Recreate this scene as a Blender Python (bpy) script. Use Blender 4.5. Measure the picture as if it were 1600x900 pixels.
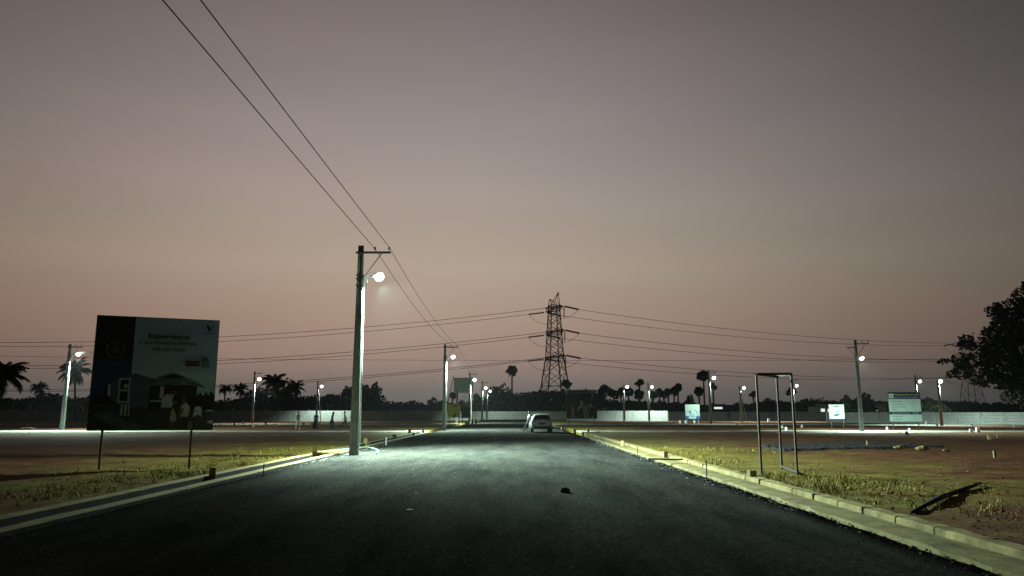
import bpy, bmesh, math, random
from mathutils import Vector, Matrix, noise

# ------------------------------------------------------------------ clear
for o in list(bpy.data.objects):
    bpy.data.objects.remove(o, do_unlink=True)
scene = bpy.context.scene
COL = scene.collection
R = math.radians

# ------------------------------------------------------------------ camera
EYE = 1.63
PITCH = 9.58
cam_data = bpy.data.cameras.new('camera')
cam_data.lens = 26.0
cam_data.sensor_width = 36.0
cam_data.clip_start = 0.05
cam_data.clip_end = 5000
cam = bpy.data.objects.new('camera', cam_data)
cam.location = (0, 0, EYE)
cam.rotation_euler = (R(90 + PITCH), 0, 0)
COL.objects.link(cam)
scene.camera = cam

# ------------------------------------------------------------------ exposure
scene.view_settings.view_transform = 'Standard'
scene.view_settings.look = 'None'
scene.view_settings.exposure = 0.0
scene.view_settings.gamma = 1.0
scene.view_settings.use_curve_mapping = False
scene.render.resolution_x = 1024
scene.render.resolution_y = 576
scene.cycles.max_bounces = 5
scene.cycles.diffuse_bounces = 2
scene.cycles.glossy_bounces = 2
scene.cycles.transmission_bounces = 2
scene.cycles.volume_bounces = 0
scene.cycles.use_denoising = True
scene.cycles.sample_clamp_indirect = 3.0

# ------------------------------------------------------------------ dusk sky
SKY_STRENGTH = 1.0
world = bpy.data.worlds.new('World')
scene.world = world
world.use_nodes = True
wn, wl = world.node_tree.nodes, world.node_tree.links
wn.clear()
w_out = wn.new('ShaderNodeOutputWorld')
w_bg = wn.new('ShaderNodeBackground')
w_tc = wn.new('ShaderNodeTexCoord')
w_sep = wn.new('ShaderNodeSeparateXYZ')
wl.new(w_tc.outputs['Generated'], w_sep.inputs[0])


def wmath(op, a, b=None, c=None):
    n = wn.new('ShaderNodeMath')
    n.operation = op
    for i, v in enumerate((a, b, c)):
        if v is None:
            continue
        if isinstance(v, (int, float)):
            n.inputs[i].default_value = v
        else:
            wl.new(v, n.inputs[i])
    return n.outputs[0]


# elevation of the view direction in degrees / 90
w_el = wmath('DIVIDE', wmath('ARCSINE', w_sep.outputs['Z']), math.pi / 2)
w_elc = wmath('MAXIMUM', w_el, 0.0)
w_ramp = wn.new('ShaderNodeValToRGB')
wl.new(w_elc, w_ramp.inputs[0])
SKY = [  # (elevation in degrees, linear colour of the glow meridian)
    (0.0, (0.120, 0.122, 0.118)),
    (1.6, (0.165, 0.152, 0.137)),
    (4.1, (0.328, 0.232, 0.188)),
    (7.0, (0.405, 0.292, 0.218)),
    (11.0, (0.450, 0.368, 0.275)),
    (16.0, (0.405, 0.345, 0.288)),
    (21.8, (0.325, 0.278, 0.258)),
    (30.7, (0.203, 0.166, 0.157)),
    (45.0, (0.085, 0.073, 0.074)),
    (90.0, (0.030, 0.028, 0.032)),
]
cr = w_ramp.color_ramp
cr.interpolation = 'LINEAR'
while len(cr.elements) < len(SKY):
    cr.elements.new(0.5)
for e, (d, c) in zip(cr.elements, SKY):
    e.position = d / 90.0
for e, (d, c) in zip(cr.elements, SKY):
    e.position = d / 90.0
    e.color = (*c, 1)
# brightness falls away on both sides of the direction in which the sun went down
GLOW_AZ = R(-7.5)
w_az = wmath('ARCTAN2', w_sep.outputs['X'], w_sep.outputs['Y'])
w_da = wmath('SUBTRACT', w_az, GLOW_AZ)
w_da = wmath('ARCCOSINE', wmath('MINIMUM', wmath('COSINE', w_da), 1.0))
w_q = wmath('MULTIPLY', wmath('DIVIDE', w_da, R(29)), wmath('MULTIPLY_ADD', w_elc, 0.5, 1.0))
w_g = wmath('EXPONENT', wmath('MULTIPLY', wmath('MULTIPLY', w_q, w_q), -0.5))
w_g = wmath('MULTIPLY_ADD', w_g, 0.95, 0.05)
# towards the zenith the azimuth matters less
w_mix = wn.new('ShaderNodeMix')
w_mix.data_type = 'FLOAT'
wl.new(wmath('POWER', w_elc, 2.5), w_mix.inputs['Factor'])
wl.new(w_g, w_mix.inputs[2])
w_mix.inputs[3].default_value = 0.7
w_sc = wn.new('ShaderNodeVectorMath')
w_sc.operation = 'SCALE'
wl.new(w_ramp.outputs[0], w_sc.inputs[0])
wl.new(w_mix.outputs[0], w_sc.inputs['Scale'])
# a little physical twilight sky on top (sun 4 degrees below the horizon)
w_sky = wn.new('ShaderNodeTexSky')
w_sky.sky_type = 'NISHITA'
w_sky.sun_disc = False
w_sky.sun_elevation = R(-4)
w_sky.sun_rotation = GLOW_AZ
w_sk = wn.new('ShaderNodeVectorMath')
w_sk.operation = 'SCALE'
wl.new(w_sky.outputs[0], w_sk.inputs[0])
w_sk.inputs['Scale'].default_value = 0.05
w_add = wn.new('ShaderNodeVectorMath')
w_add.operation = 'ADD'
wl.new(w_sc.outputs[0], w_add.inputs[0])
wl.new(w_sk.outputs[0], w_add.inputs[1])
# mauve pink on the left of the glow, greyer on the right; very faint high haze bands
w_t = wmath('MINIMUM', wmath('MAXIMUM', wmath('MULTIPLY_ADD', w_az, 0.85, 0.5), 0.0), 1.0)
w_hue = wn.new('ShaderNodeMix')
w_hue.data_type = 'RGBA'
wl.new(w_t, w_hue.inputs['Factor'])
w_hue.inputs[6].default_value = (0.985, 0.925, 0.95, 1)
w_hue.inputs[7].default_value = (0.97, 1.0, 1.05, 1)
w_mp = wn.new('ShaderNodeMapping')
w_mp.inputs['Scale'].default_value = (1.3, 1.3, 9.0)
wl.new(w_tc.outputs['Generated'], w_mp.inputs[0])
w_nz = wn.new('ShaderNodeTexNoise')
w_nz.inputs['Scale'].default_value = 1.6
w_nz.inputs['Detail'].default_value = 4
wl.new(w_mp.outputs[0], w_nz.inputs['Vector'])
w_m1 = wn.new('ShaderNodeVectorMath')
w_m1.operation = 'MULTIPLY'
wl.new(w_add.outputs[0], w_m1.inputs[0])
wl.new(w_hue.outputs[2], w_m1.inputs[1])
w_m2 = wn.new('ShaderNodeVectorMath')
w_m2.operation = 'SCALE'
wl.new(w_m1.outputs[0], w_m2.inputs[0])
wl.new(wmath('MULTIPLY_ADD', w_nz.outputs[0], 0.16, 0.92), w_m2.inputs['Scale'])
wl.new(w_m2.outputs[0], w_bg.inputs['Color'])
w_bg.inputs['Strength'].default_value = SKY_STRENGTH
wl.new(w_bg.outputs[0], w_out.inputs['Surface'])

LAMP_POWER = 24000.0
LAMP_COLOUR = (0.72, 1.0, 0.87)
HAZE = 0.00009

# ------------------------------------------------------------------ placing helpers
_F = 1600 * 26.0 / 36.0
_SP, _CP = math.sin(R(PITCH)), math.cos(R(PITCH))


def _ray(px, py):
    u, v = (px - 800) / _F, (450 - py) / _F
    return Vector((u, _CP - v * _SP, _SP + v * _CP))


def at(px, py, Y):
    d = _ray(px, py)
    return Vector((0, 0, EYE)) + d * (Y / d.y)


def gnd(px, py, z=0.0):
    d = _ray(px, py)
    return Vector((0, 0, EYE)) + d * ((z - EYE) / d.z)


def xat(px, Y):
    return at(px, 648, Y).x


# ------------------------------------------------------------------ materials
def _nodes(name):
    m = bpy.data.materials.new(name)
    m.use_nodes = True
    nt = m.node_tree
    return m, nt.nodes, nt.links, nt.nodes['Principled BSDF']


def mat(name, col, rough=0.7, var=0.25, scale=6.0, bump=0.0, bscale=40.0, metal=0.0, spec=0.5, coat=0.0):
    """plain surface: colour mottled by noise, optional fine relief"""
    m, n, l, p = _nodes(name)
    tc = n.new('ShaderNodeTexCoord')
    nz = n.new('ShaderNodeTexNoise')
    nz.inputs['Scale'].default_value = scale
    nz.inputs['Detail'].default_value = 6
    l.new(tc.outputs['Object'], nz.inputs['Vector'])
    r = n.new('ShaderNodeValToRGB')
    r.color_ramp.elements[0].position = 0.3
    r.color_ramp.elements[1].position = 0.7
    r.color_ramp.elements[0].color = (*[c * (1 - var) for c in col], 1)
    r.color_ramp.elements[1].color = (*[min(1, c * (1 + var)) for c in col], 1)
    l.new(nz.outputs[0], r.inputs[0])
    l.new(r.outputs[0], p.inputs['Base Color'])
    p.inputs['Roughness'].default_value = rough
    p.inputs['Metallic'].default_value = metal
    p.inputs['Specular IOR Level'].default_value = spec
    p.inputs['Coat Weight'].default_value = coat
    if bump:
        nb = n.new('ShaderNodeTexNoise')
        nb.inputs['Scale'].default_value = bscale
        nb.inputs['Detail'].default_value = 4
        l.new(tc.outputs['Object'], nb.inputs['Vector'])
        b = n.new('ShaderNodeBump')
        b.inputs['Strength'].default_value = bump
        b.inputs['Distance'].default_value = 0.02
        l.new(nb.outputs[0], b.inputs['Height'])
        l.new(b.outputs[0], p.inputs['Normal'])
    return m


def glow(name, col, strength):
    m, n, l, p = _nodes(name)
    p.inputs['Base Color'].default_value = (0.8, 0.8, 0.8, 1)
    p.inputs['Emission Color'].default_value = (*col, 1)
    p.inputs['Emission Strength'].default_value = strength
    return m


def mapped_noise(n, l, src, scale, detail=5, stretch=(1, 1, 1), rough=0.55):
    mp = n.new('ShaderNodeMapping')
    mp.inputs['Scale'].default_value = stretch
    l.new(src, mp.inputs[0])
    t = n.new('ShaderNodeTexNoise')
    t.inputs['Scale'].default_value = scale
    t.inputs['Detail'].default_value = detail
    t.inputs['Roughness'].default_value = rough
    l.new(mp.outputs[0], t.inputs['Vector'])
    return t.outputs[0]


def ramp(n, l, src, stops):
    r = n.new('ShaderNodeValToRGB')
    e = r.color_ramp.elements
    while len(e) < len(stops):
        e.new(0.5)
    for k, (p, c) in enumerate(stops):
        e[k].position = p
    for k, (p, c) in enumerate(stops):
        e[k].position = p
        e[k].color = (*c, 1) if isinstance(c, tuple) else (c, c, c, 1)
    l.new(src, r.inputs[0])
    return r.outputs[0]


def mixc(n, l, fac, a, b, blend='MIX'):
    m = n.new('ShaderNodeMix')
    m.data_type = 'RGBA'
    m.blend_type = blend
    for sock, v in ((m.inputs['Factor'], fac), (m.inputs[6], a), (m.inputs[7], b)):
        if isinstance(v, tuple):
            sock.default_value = (*v, 1)
        elif isinstance(v, (int, float)):
            sock.default_value = v
        else:
            l.new(v, sock)
    return m.outputs[2]


def asphalt_material(name, k=1.0):
    m, n, l, p = _nodes(name)
    g = n.new('ShaderNodeNewGeometry').outputs['Position']
    fine = ramp(n, l, mapped_noise(n, l, g, 75, 2, rough=0.7), [(0.33, 0.25), (0.5, 0.9), (0.68, 1.9)])
    patch = mapped_noise(n, l, g, 0.5, 6)
    streak = mapped_noise(n, l, g, 1.1, 5, stretch=(1, 0.2, 1), rough=0.65)
    dust = ramp(n, l, streak, [(0.34, 0.0), (0.78, 1.0)])
    base = ramp(n, l, patch, [(0.3, (0.018 * k, 0.0195 * k, 0.019 * k)), (0.7, (0.031 * k, 0.032 * k, 0.029 * k))])
    c = mixc(n, l, dust, base, (0.064 * k, 0.063 * k, 0.054 * k))
    sand = ramp(n, l, mapped_noise(n, l, g, 0.9, 7, stretch=(1, 0.3, 1), rough=0.7), [(0.55, 0.0), (0.75, 0.7)])
    c = mixc(n, l, sand, c, (0.048 * k, 0.046 * k, 0.030 * k))
    coarse = ramp(n, l, mapped_noise(n, l, g, 17, 3, rough=0.75), [(0.36, 0.45), (0.52, 1.0), (0.66, 1.6)])
    c = mixc(n, l, 0.8, c, coarse, 'MULTIPLY')
    c = mixc(n, l, 0.75, c, fine, 'MULTIPLY')
    chip = ramp(n, l, mapped_noise(n, l, g, 48, 1), [(0.73, 0.0), (0.76, 1.0)])
    c = mixc(n, l, chip, c, (0.20, 0.20, 0.19))
    l.new(c, p.inputs['Base Color'])
    p.inputs['Roughness'].default_value = 0.95
    p.inputs['Specular IOR Level'].default_value = 0.0
    hgt = mapped_noise(n, l, g, 60, 4, rough=0.7)
    b = n.new('ShaderNodeBump')
    b.inputs['Strength'].default_value = 0.75
    b.inputs['Distance'].default_value = 0.015
    l.new(hgt, b.inputs['Height'])
    l.new(b.outputs[0], p.inputs['Normal'])
    return m


def soil_material(name):
    m, n, l, p = _nodes(name)
    g = n.new('ShaderNodeNewGeometry').outputs['Position']
    big = mapped_noise(n, l, g, 0.16, 6)
    mid = mapped_noise(n, l, g, 1.4, 8, stretch=(0.6, 1, 1), rough=0.7)
    soil = ramp(n, l, mid, [(0.28, (0.066, 0.025, 0.012)), (0.5, (0.148, 0.060, 0.027)), (0.75, (0.235, 0.115, 0.055))])
    green = ramp(n, l, mid, [(0.3, (0.085, 0.066, 0.012)), (0.6, (0.205, 0.155, 0.032)), (0.8, (0.28, 0.21, 0.06))])
    # grass cover thins out away from the road
    sx = n.new('ShaderNodeSeparateXYZ')
    l.new(g, sx.inputs[0])
    ab = n.new('ShaderNodeMath')
    ab.operation = 'ABSOLUTE'
    ad = n.new('ShaderNodeMath')
    ad.operation = 'ADD'
    ad.inputs[1].default_value = 1.0
    l.new(sx.outputs[0], ad.inputs[0])
    l.new(ad.outputs[0], ab.inputs[0])
    mr = n.new('ShaderNodeMapRange')
    mr.inputs[1].default_value = 7.0
    mr.inputs[2].default_value = 17.0
    mr.inputs[3].default_value = 0.30
    mr.inputs[4].default_value = -0.10
    l.new(ab.outputs[0], mr.inputs[0])
    sm = n.new('ShaderNodeMath')
    sm.operation = 'ADD'
    l.new(mapped_noise(n, l, g, 0.55, 6, rough=0.62), sm.inputs[0])
    my = n.new('ShaderNodeMapRange')
    my.inputs[1].default_value = 10.0
    my.inputs[2].default_value = 16.0
    my.inputs[3].default_value = -0.28
    my.inputs[4].default_value = 0.0
    l.new(sx.outputs[1], my.inputs[0])
    ay = n.new('ShaderNodeMath')
    ay.operation = 'ADD'
    l.new(mr.outputs[0], ay.inputs[0])
    l.new(my.outputs[0], ay.inputs[1])
    l.new(ay.outputs[0], sm.inputs[1])
    cover = ramp(n, l, sm.outputs[0], [(0.50, 0.0), (0.70, 1.0)])
    c = mixc(n, l, cover, soil, green)
    c = mixc(n, l, 0.6, c, ramp(n, l, big, [(0.3, 0.6), (0.7, 1.25)]), 'MULTIPLY')
    l.new(c, p.inputs['Base Color'])
    p.inputs['Roughness'].default_value = 0.95
    p.inputs['Specular IOR Level'].default_value = 0.12
    b = n.new('ShaderNodeBump')
    b.inputs['Strength'].default_value = 0.9
    b.inputs['Distance'].default_value = 0.13
    l.new(mapped_noise(n, l, g, 7, 9, rough=0.7), b.inputs['Height'])
    l.new(b.outputs[0], p.inputs['Normal'])
    return m


def concrete_material(name, col, stain=0.5):
    m, n, l, p = _nodes(name)
    g = n.new('ShaderNodeNewGeometry').outputs['Position']
    a = mapped_noise(n, l, g, 2.2, 8, rough=0.65)
    base = ramp(n, l, a, [(0.25, tuple(c * (1 - stain) for c in col)), (0.55, col), (0.8, tuple(min(1, c * 1.25) for c in col))])
    f = ramp(n, l, mapped_noise(n, l, g, 30, 4), [(0.3, 0.75), (0.7, 1.15)])
    l.new(mixc(n, l, 0.7, base, f, 'MULTIPLY'), p.inputs['Base Color'])
    p.inputs['Roughness'].default_value = 0.85
    p.inputs['Specular IOR Level'].default_value = 0.25
    b = n.new('ShaderNodeBump')
    b.inputs['Strength'].default_value = 0.6
    b.inputs['Distance'].default_value = 0.02
    l.new(mapped_noise(n, l, g, 22, 6, rough=0.7), b.inputs['Height'])
    l.new(b.outputs[0], p.inputs['Normal'])
    return m


def leaf_material(name, col):
    m, n, l, p = _nodes(name)
    g = n.new('ShaderNodeNewGeometry')
    r = ramp(n, l, g.outputs['Random Per Island'], [(0.0, tuple(c * 0.55 for c in col)), (0.6, col), (1.0, tuple(c * 1.6 for c in col))])
    l.new(r, p.inputs['Base Color'])
    p.inputs['Roughness'].default_value = 0.75
    p.inputs['Specular IOR Level'].default_value = 0.15
    return m


M = dict(
    asphalt=asphalt_material('asphalt'),
    asphalt_pale=asphalt_material('pale_asphalt', 8.0),  # same asphalt in a much paler tone, for the cross streets
    soil=soil_material('red_soil'),
    concrete=concrete_material('kerb_concrete', (0.34, 0.275, 0.115), 0.6),
    drain=concrete_material('drain_concrete', (0.33, 0.27, 0.12), 0.6),
    apron=concrete_material('dirty_apron', (0.27, 0.22, 0.09), 0.75),
    drain_dark=concrete_material('dark_drain_concrete', (0.050, 0.046, 0.036)),  # darker concrete for the side faces and floor of the drain
    wall=concrete_material('wall_concrete', (0.40, 0.41, 0.39), 0.3),
    pole=mat('pole_concrete', (0.125, 0.135, 0.125), 0.85, 0.2, 3, 0.3, 25),
    steel=mat('painted_steel', (0.11, 0.115, 0.115), 0.55, 0.2, 8, metal=0.3),
    galv=mat('galvanised_steel', (0.42, 0.43, 0.42), 0.45, 0.2, 10, metal=0.5),
    lattice=mat('lattice_steel', (0.085, 0.06, 0.055), 0.6, 0.2, 4, metal=0.3),
    rust=mat('rusty_steel', (0.052, 0.040, 0.028), 0.7, 0.35, 9, metal=0.2),
    wire=mat('weathered_wire', (0.016, 0.014, 0.013), 1.0, 0.1, 3, spec=0.0),
    disc=mat('insulator_glaze', (0.09, 0.045, 0.035), 0.35, 0.2, 10),
    porcelain=mat('porcelain', (0.06, 0.06, 0.08), 0.3, 0.1, 10),
    lens=glow('lamp_lens', (0.90, 1.0, 0.98), 14.0),
    lens_warm=glow('lamp_lens_warm', (1.0, 1.0, 0.72), 12.0),
    leaf=leaf_material('dark_leaf', (0.030, 0.038, 0.019)),
    palm=leaf_material('palm_leaf', (0.030, 0.036, 0.019)),
    bark=mat('bark', (0.075, 0.062, 0.05), 0.9, 0.3, 5, 0.5, 20),
    grass=leaf_material('dry_green_grass', (0.26, 0.22, 0.048)),
    stone=mat('dark_stone', (0.05, 0.05, 0.048), 0.9, 0.3, 12, 0.5, 30),
    gravel=leaf_material('gravel', (0.22, 0.22, 0.20)),
    wood=mat('charred_wood', (0.018, 0.015, 0.013), 0.85, 0.4, 5, 0.5, 20),
    plank=mat('plank', (0.20, 0.15, 0.09), 0.8, 0.3, 5, 0.3, 20),
    tarp=mat('black_tarpaulin', (0.008, 0.008, 0.009), 0.8, 0.3, 3),
    paper=mat('pale_sheet', (0.36, 0.37, 0.36), 0.6, 0.2, 3),
    board_back=mat('board_back', (0.26, 0.32, 0.32), 0.6, 0.15, 2),
    board_dark=mat('board_dark', (0.035, 0.04, 0.045), 0.6, 0.2, 2),
    white=mat('white_paint', (0.72, 0.74, 0.72), 0.5, 0.06, 3),
    cream=mat('cream_plaster', (0.52, 0.50, 0.42), 0.8, 0.1, 2),
    car_white=mat('car_white_paint', (0.82, 0.83, 0.82), 0.28, 0.03, 2, coat=0.6),
    car_dark=mat('car_dark_plastic', (0.02, 0.02, 0.021), 0.55, 0.1, 8),
    glass=mat('dark_glass', (0.012, 0.014, 0.015), 0.12, 0.05, 3, spec=0.3),
    rubber=mat('rubber', (0.018, 0.018, 0.018), 0.85, 0.15, 8),
    red=mat('tail_lamp_red', (0.10, 0.012, 0.012), 0.2, 0.1, 4),
    skin=mat('skin', (0.16, 0.085, 0.055), 0.6, 0.1, 10),
    hair=mat('black_hair', (0.010, 0.009, 0.009), 0.6, 0.1, 20),
    shirt_white=mat('white_shirt', (0.66, 0.68, 0.66), 0.85, 0.08, 8),
    cloth_dark=mat('dark_cloth', (0.030, 0.032, 0.045), 0.9, 0.2, 8),
    cloth_black=mat('black_cloth', (0.014, 0.014, 0.017), 0.9, 0.2, 8),
    cloth_navy=mat('navy_cloth', (0.020, 0.028, 0.065), 0.9, 0.2, 8),
    cloth_grey=mat('grey_cloth', (0.14, 0.15, 0.145), 0.9, 0.2, 8),
    cloth_pale=mat('pale_trousers', (0.36, 0.37, 0.34), 0.9, 0.1, 8),
    phone=mat('phone_black', (0.012, 0.012, 0.014), 0.2, 0.05, 5),
    window_lit=glow('lit_window', (0.86, 1.0, 0.92), 0.9),
    window_green=glow('lit_window_yellow', (0.85, 1.0, 0.55), 0.4),
)


def flat(name, col, rough=0.6):
    key = 'flat_' + name
    if key not in M:
        M[key] = mat(name, col, rough, 0.30 if name.startswith(('print_', 'poster_')) and 'sky' not in name and 'ink' not in name else 0.06, 9)
    return M[key]


# ------------------------------------------------------------------ mesh builder
class MB:
    def __init__(s):
        s.v, s.f, s.mi = [], [], []

    def add(s, vs, fs, mi=0, mx=None):
        b = len(s.v)
        for v in vs:
            s.v.append(tuple(mx @ Vector(v)) if mx is not None else tuple(v))
        for f in fs:
            s.f.append([b + i for i in f])
            s.mi.append(mi)
        return s

    def box(s, c, d, mx=None, mi=0, taper=1.0):
        x, y, z = d[0] / 2, d[1] / 2, d[2] / 2
        t = taper
        vs = [(-x, -y, -z), (x, -y, -z), (x, y, -z), (-x, y, -z), (-x * t, -y * t, z), (x * t, -y * t, z), (x * t, y * t, z), (-x * t, y * t, z)]
        vs = [Vector(v) + Vector(c) for v in vs]
        return s.add(vs, [(0, 3, 2, 1), (4, 5, 6, 7), (0, 1, 5, 4), (1, 2, 6, 5), (2, 3, 7, 6), (3, 0, 4, 7)], mi, mx)

    def beam(s, a, b, w, h=None, mi=0):
        a, b = Vector(a), Vector(b)
        h = h or w
        d = (b - a)
        L = d.length
        z = d.normalized()
        up = Vector((0, 0, 1)) if abs(z.z) < 0.95 else Vector((0, 1, 0))
        x = up.cross(z).normalized()
        y = z.cross(x)
        mx = Matrix((x, y, z)).transposed().to_4x4()
        mx.translation = (a + b) / 2
        return s.box((0, 0, 0), (w, h, L), mx, mi)

    def tube(s, pts, r, n=8, mi=0, caps=True):
        pts = [Vector(p) for p in pts]
        rs = r if isinstance(r, (list, tuple)) else [r] * len(pts)
        rings = []
        b0 = len(s.v)
        px = None
        for i, p in enumerate(pts):
            d = (pts[min(i + 1, len(pts) - 1)] - pts[max(i - 1, 0)]).normalized()
            if px is None:
                up = Vector((0, 0, 1)) if abs(d.z) < 0.9 else Vector((1, 0, 0))
                px = up.cross(d).normalized()
            else:
                px = (px - d * px.dot(d)).normalized()
            py = d.cross(px)
            for k in range(n):
                a = 2 * math.pi * k / n
                s.v.append(tuple(p + (px * math.cos(a) + py * math.sin(a)) * rs[i]))
        for i in range(len(pts) - 1):
            for k in range(n):
                k2 = (k + 1) % n
                s.f.append([b0 + i * n + k, b0 + i * n + k2, b0 + (i + 1) * n + k2, b0 + (i + 1) * n + k])
                s.mi.append(mi)
        if caps:
            s.f.append([b0 + k for k in range(n)][::-1])
            s.mi.append(mi)
            e = b0 + (len(pts) - 1) * n
            s.f.append([e + k for k in range(n)])
            s.mi.append(mi)
        return s

    def ball(s, c, r, nu=10, nv=6, mi=0, squash=(1, 1, 1)):
        c = Vector(c)
        vs = [(0, 0, r * squash[2])]
        for j in range(1, nv):
            t = math.pi * j / nv
            for k in range(nu):
                a = 2 * math.pi * k / nu
                vs.append((r * math.sin(t) * math.cos(a) * squash[0], r * math.sin(t) * math.sin(a) * squash[1], r * math.cos(t) * squash[2]))
        vs.append((0, 0, -r * squash[2]))
        fs = []
        for k in range(nu):
            fs.append((0, 1 + k, 1 + (k + 1) % nu))
            e = 1 + (nv - 2) * nu
            fs.append((len(vs) - 1, e + (k + 1) % nu, e + k))
        for j in range(nv - 2):
            for k in range(nu):
                a, b = 1 + j * nu + k, 1 + j * nu + (k + 1) % nu
                fs.append((a, a + nu, b + nu, b))
        return s.add([Vector(v) + c for v in vs], fs, mi)

    def mesh(s, name, mats, smooth=False):
        me = bpy.data.meshes.new(name)
        me.from_pydata(s.v, [], s.f)
        if not isinstance(mats, (list, tuple)):
            mats = [mats]
        for m in mats:
            me.materials.append(m)
        me.polygons.foreach_set('material_index', s.mi)
        if smooth:
            me.polygons.foreach_set('use_smooth', [True] * len(me.polygons))
        me.update()
        return me

    def build(s, name, mats, parent=None, smooth=False, loc=None):
        return link(name, s.mesh(name, mats, smooth), parent, loc)


def link(name, data, parent=None, loc=None):
    o = bpy.data.objects.new(name, data)
    COL.objects.link(o)
    if parent is not None:
        o.parent = parent
    if loc is not None:
        o.location = loc
    return o


def tag(o, label=None, cat=None, group=None, kind=None):
    if label:
        o['label'] = label
    if cat:
        o['category'] = cat
    if group:
        o['group'] = group
    if kind:
        o['kind'] = kind
    return o


def thing(name, label, cat, loc=(0, 0, 0), rz=0.0, group=None):
    o = link(name, None, None, loc)
    o.rotation_euler = (0, 0, rz)
    return tag(o, label, cat, group)


def copy_tree(o, parent=None):
    c = o.copy()
    COL.objects.link(c)
    if parent is not None:
        c.parent = parent
    for ch in list(o.children):
        copy_tree(ch, c)
    return c


def bevel(o, w=0.01, seg=1):
    m = o.modifiers.new('bevel', 'BEVEL')
    m.width = w
    m.segments = seg
    m.limit_method = 'ANGLE'
    return o


# ================================================================== GROUND
ROAD_L, ROAD_R = -6.75, 4.95
CROSS = [(64.5, 71.5), (104.0, 111.0)]


def in_corridor(x):
    return -7.95 < x < 5.93


def ground_z(x, y):
    if in_corridor(x):
        return -0.6
    d = min(abs(x + 7.95), abs(x - 5.93))
    k = min(1.0, d / 1.5)
    n = noise.noise((x * 0.35, y * 0.35, 0.3)) * 0.07 + noise.noise((x * 1.3, y * 1.3, 2.1)) * 0.035
    n += noise.noise((x * 3.1, y * 3.1, 7.7)) * 0.035
    base = 0.05 if x > 0 else 0.02
    z = base + n * (0.35 + 0.65 * k)
    for a, b in CROSS:
        m = min(max(0.0, 1 - max(a - y, y - b, 0) / 1.5), 1)
        z = z * (1 - m) + (-0.10) * m
    if y > 80:
        z = min(z, 0.0)
    return z


def spaced(lo, hi, near_lo, near_hi, step, grow):
    out = []
    a = near_lo
    while a <= near_hi + 1e-6:
        out.append(a)
        a += step
    s, a = step, near_hi
    while a < hi:
        s *= grow
        a = min(hi, a + s)
        out.append(a)
    s, a = step, near_lo
    while a > lo:
        s *= grow
        a = max(lo, a - s)
        out.append(a)
    return sorted(out)


gx = spaced(-420, 470, -20, 20, 0.33, 1.22)
gx = sorted(set([round(x, 3) for x in gx if not (-8.6 < x < -7.2 or 5.3 < x < 6.6)] + [-8.6, -8.2, -7.96, -7.94, -7.3, 5.4, 5.92, 5.94, 6.25, 6.6]))
gy = spaced(-60, 520, 4, 34, 0.33, 1.16)
g = MB()
nx = len(gx)
for y in gy:
    for x in gx:
        g.v.append((x, y, ground_z(x, y)))
for j in range(len(gy) - 1):
    for i in range(nx - 1):
        g.f.append([j * nx + i, j * nx + i + 1, (j + 1) * nx + i + 1, (j + 1) * nx + i])
        g.mi.append(0)
ground = g.build('ground', M['soil'], smooth=True)
tag(ground, 'bare reddish brown plot soil with thin olive grass beside the road', kind='structure')


# main road: gently cambered sheet with ragged edges
def road_sheet(name, x0, x1, y0, y1, nxs, nys, z0, camber, label, ragged=0.05, along_x=False, m='asphalt'):
    b = MB()
    for j in range(nys + 1):
        for i in range(nxs + 1):
            u, v = i / nxs, j / nys
            x, y = x0 + (x1 - x0) * u, y0 + (y1 - y0) * v ** (1.0 if along_x else 1.7)
            z = z0 + camber * (1 - (2 * (v if along_x else u) - 1) ** 2)
            if not along_x and i in (0, nxs):
                x += noise.noise((y * 0.9, i, 0)) * ragged
            if along_x and j in (0, nys):
                y += noise.noise((x * 0.3, j, 4)) * ragged * 4
            b.v.append((x, y, z))
    w = nxs + 1
    for j in range(nys):
        for i in range(nxs):
            b.f.append([j * w + i, j * w + i + 1, (j + 1) * w + i + 1, (j + 1) * w + i])
            b.mi.append(0)
    # skirt so the sheet has an edge
    n0 = len(b.v)
    rim = [i for i in range(w)] + [j * w + nxs for j in range(1, nys + 1)] + [nys * w + i for i in range(nxs - 1, -1, -1)] + [j * w for j in range(nys - 1, 0, -1)]
    for r in rim:
        x, y, z = b.v[r]
        b.v.append((x, y, z - 0.25))
    k = len(rim)
    for q in range(k):
        b.f.append([rim[q], n0 + q, n0 + (q + 1) % k, rim[(q + 1) % k]])
        b.mi.append(0)
    o = b.build(name, M[m], smooth=True)
    return tag(o, label, kind='structure')


road_sheet('road', ROAD_L, ROAD_R, -30, 149, 24, 260, 0.0, 0.05, 'wide dark asphalt road running straight away from the camera', 0.09)
for (a, b_), nm in zip(CROSS, ('near', 'far')):
    road_sheet('cross_street', -160, -7.97, a, b_, 120, 8, -0.02, 0.05, 'paler %s cross street on the left of the road' % nm, 0.06, True, 'asphalt_pale')
    road_sheet('cross_street', 5.98, 190, a, b_, 120, 8, -0.02, 0.05, 'paler %s cross street on the right of the road' % nm, 0.06, True, 'asphalt_pale')

# ------------------------------------------------------------------ left drain
rng = random.Random(3)
drain = thing('roadside_drain', 'long open concrete drain of two pale strips along the left road edge', 'drain', (-7.3, 5, 0))


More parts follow.
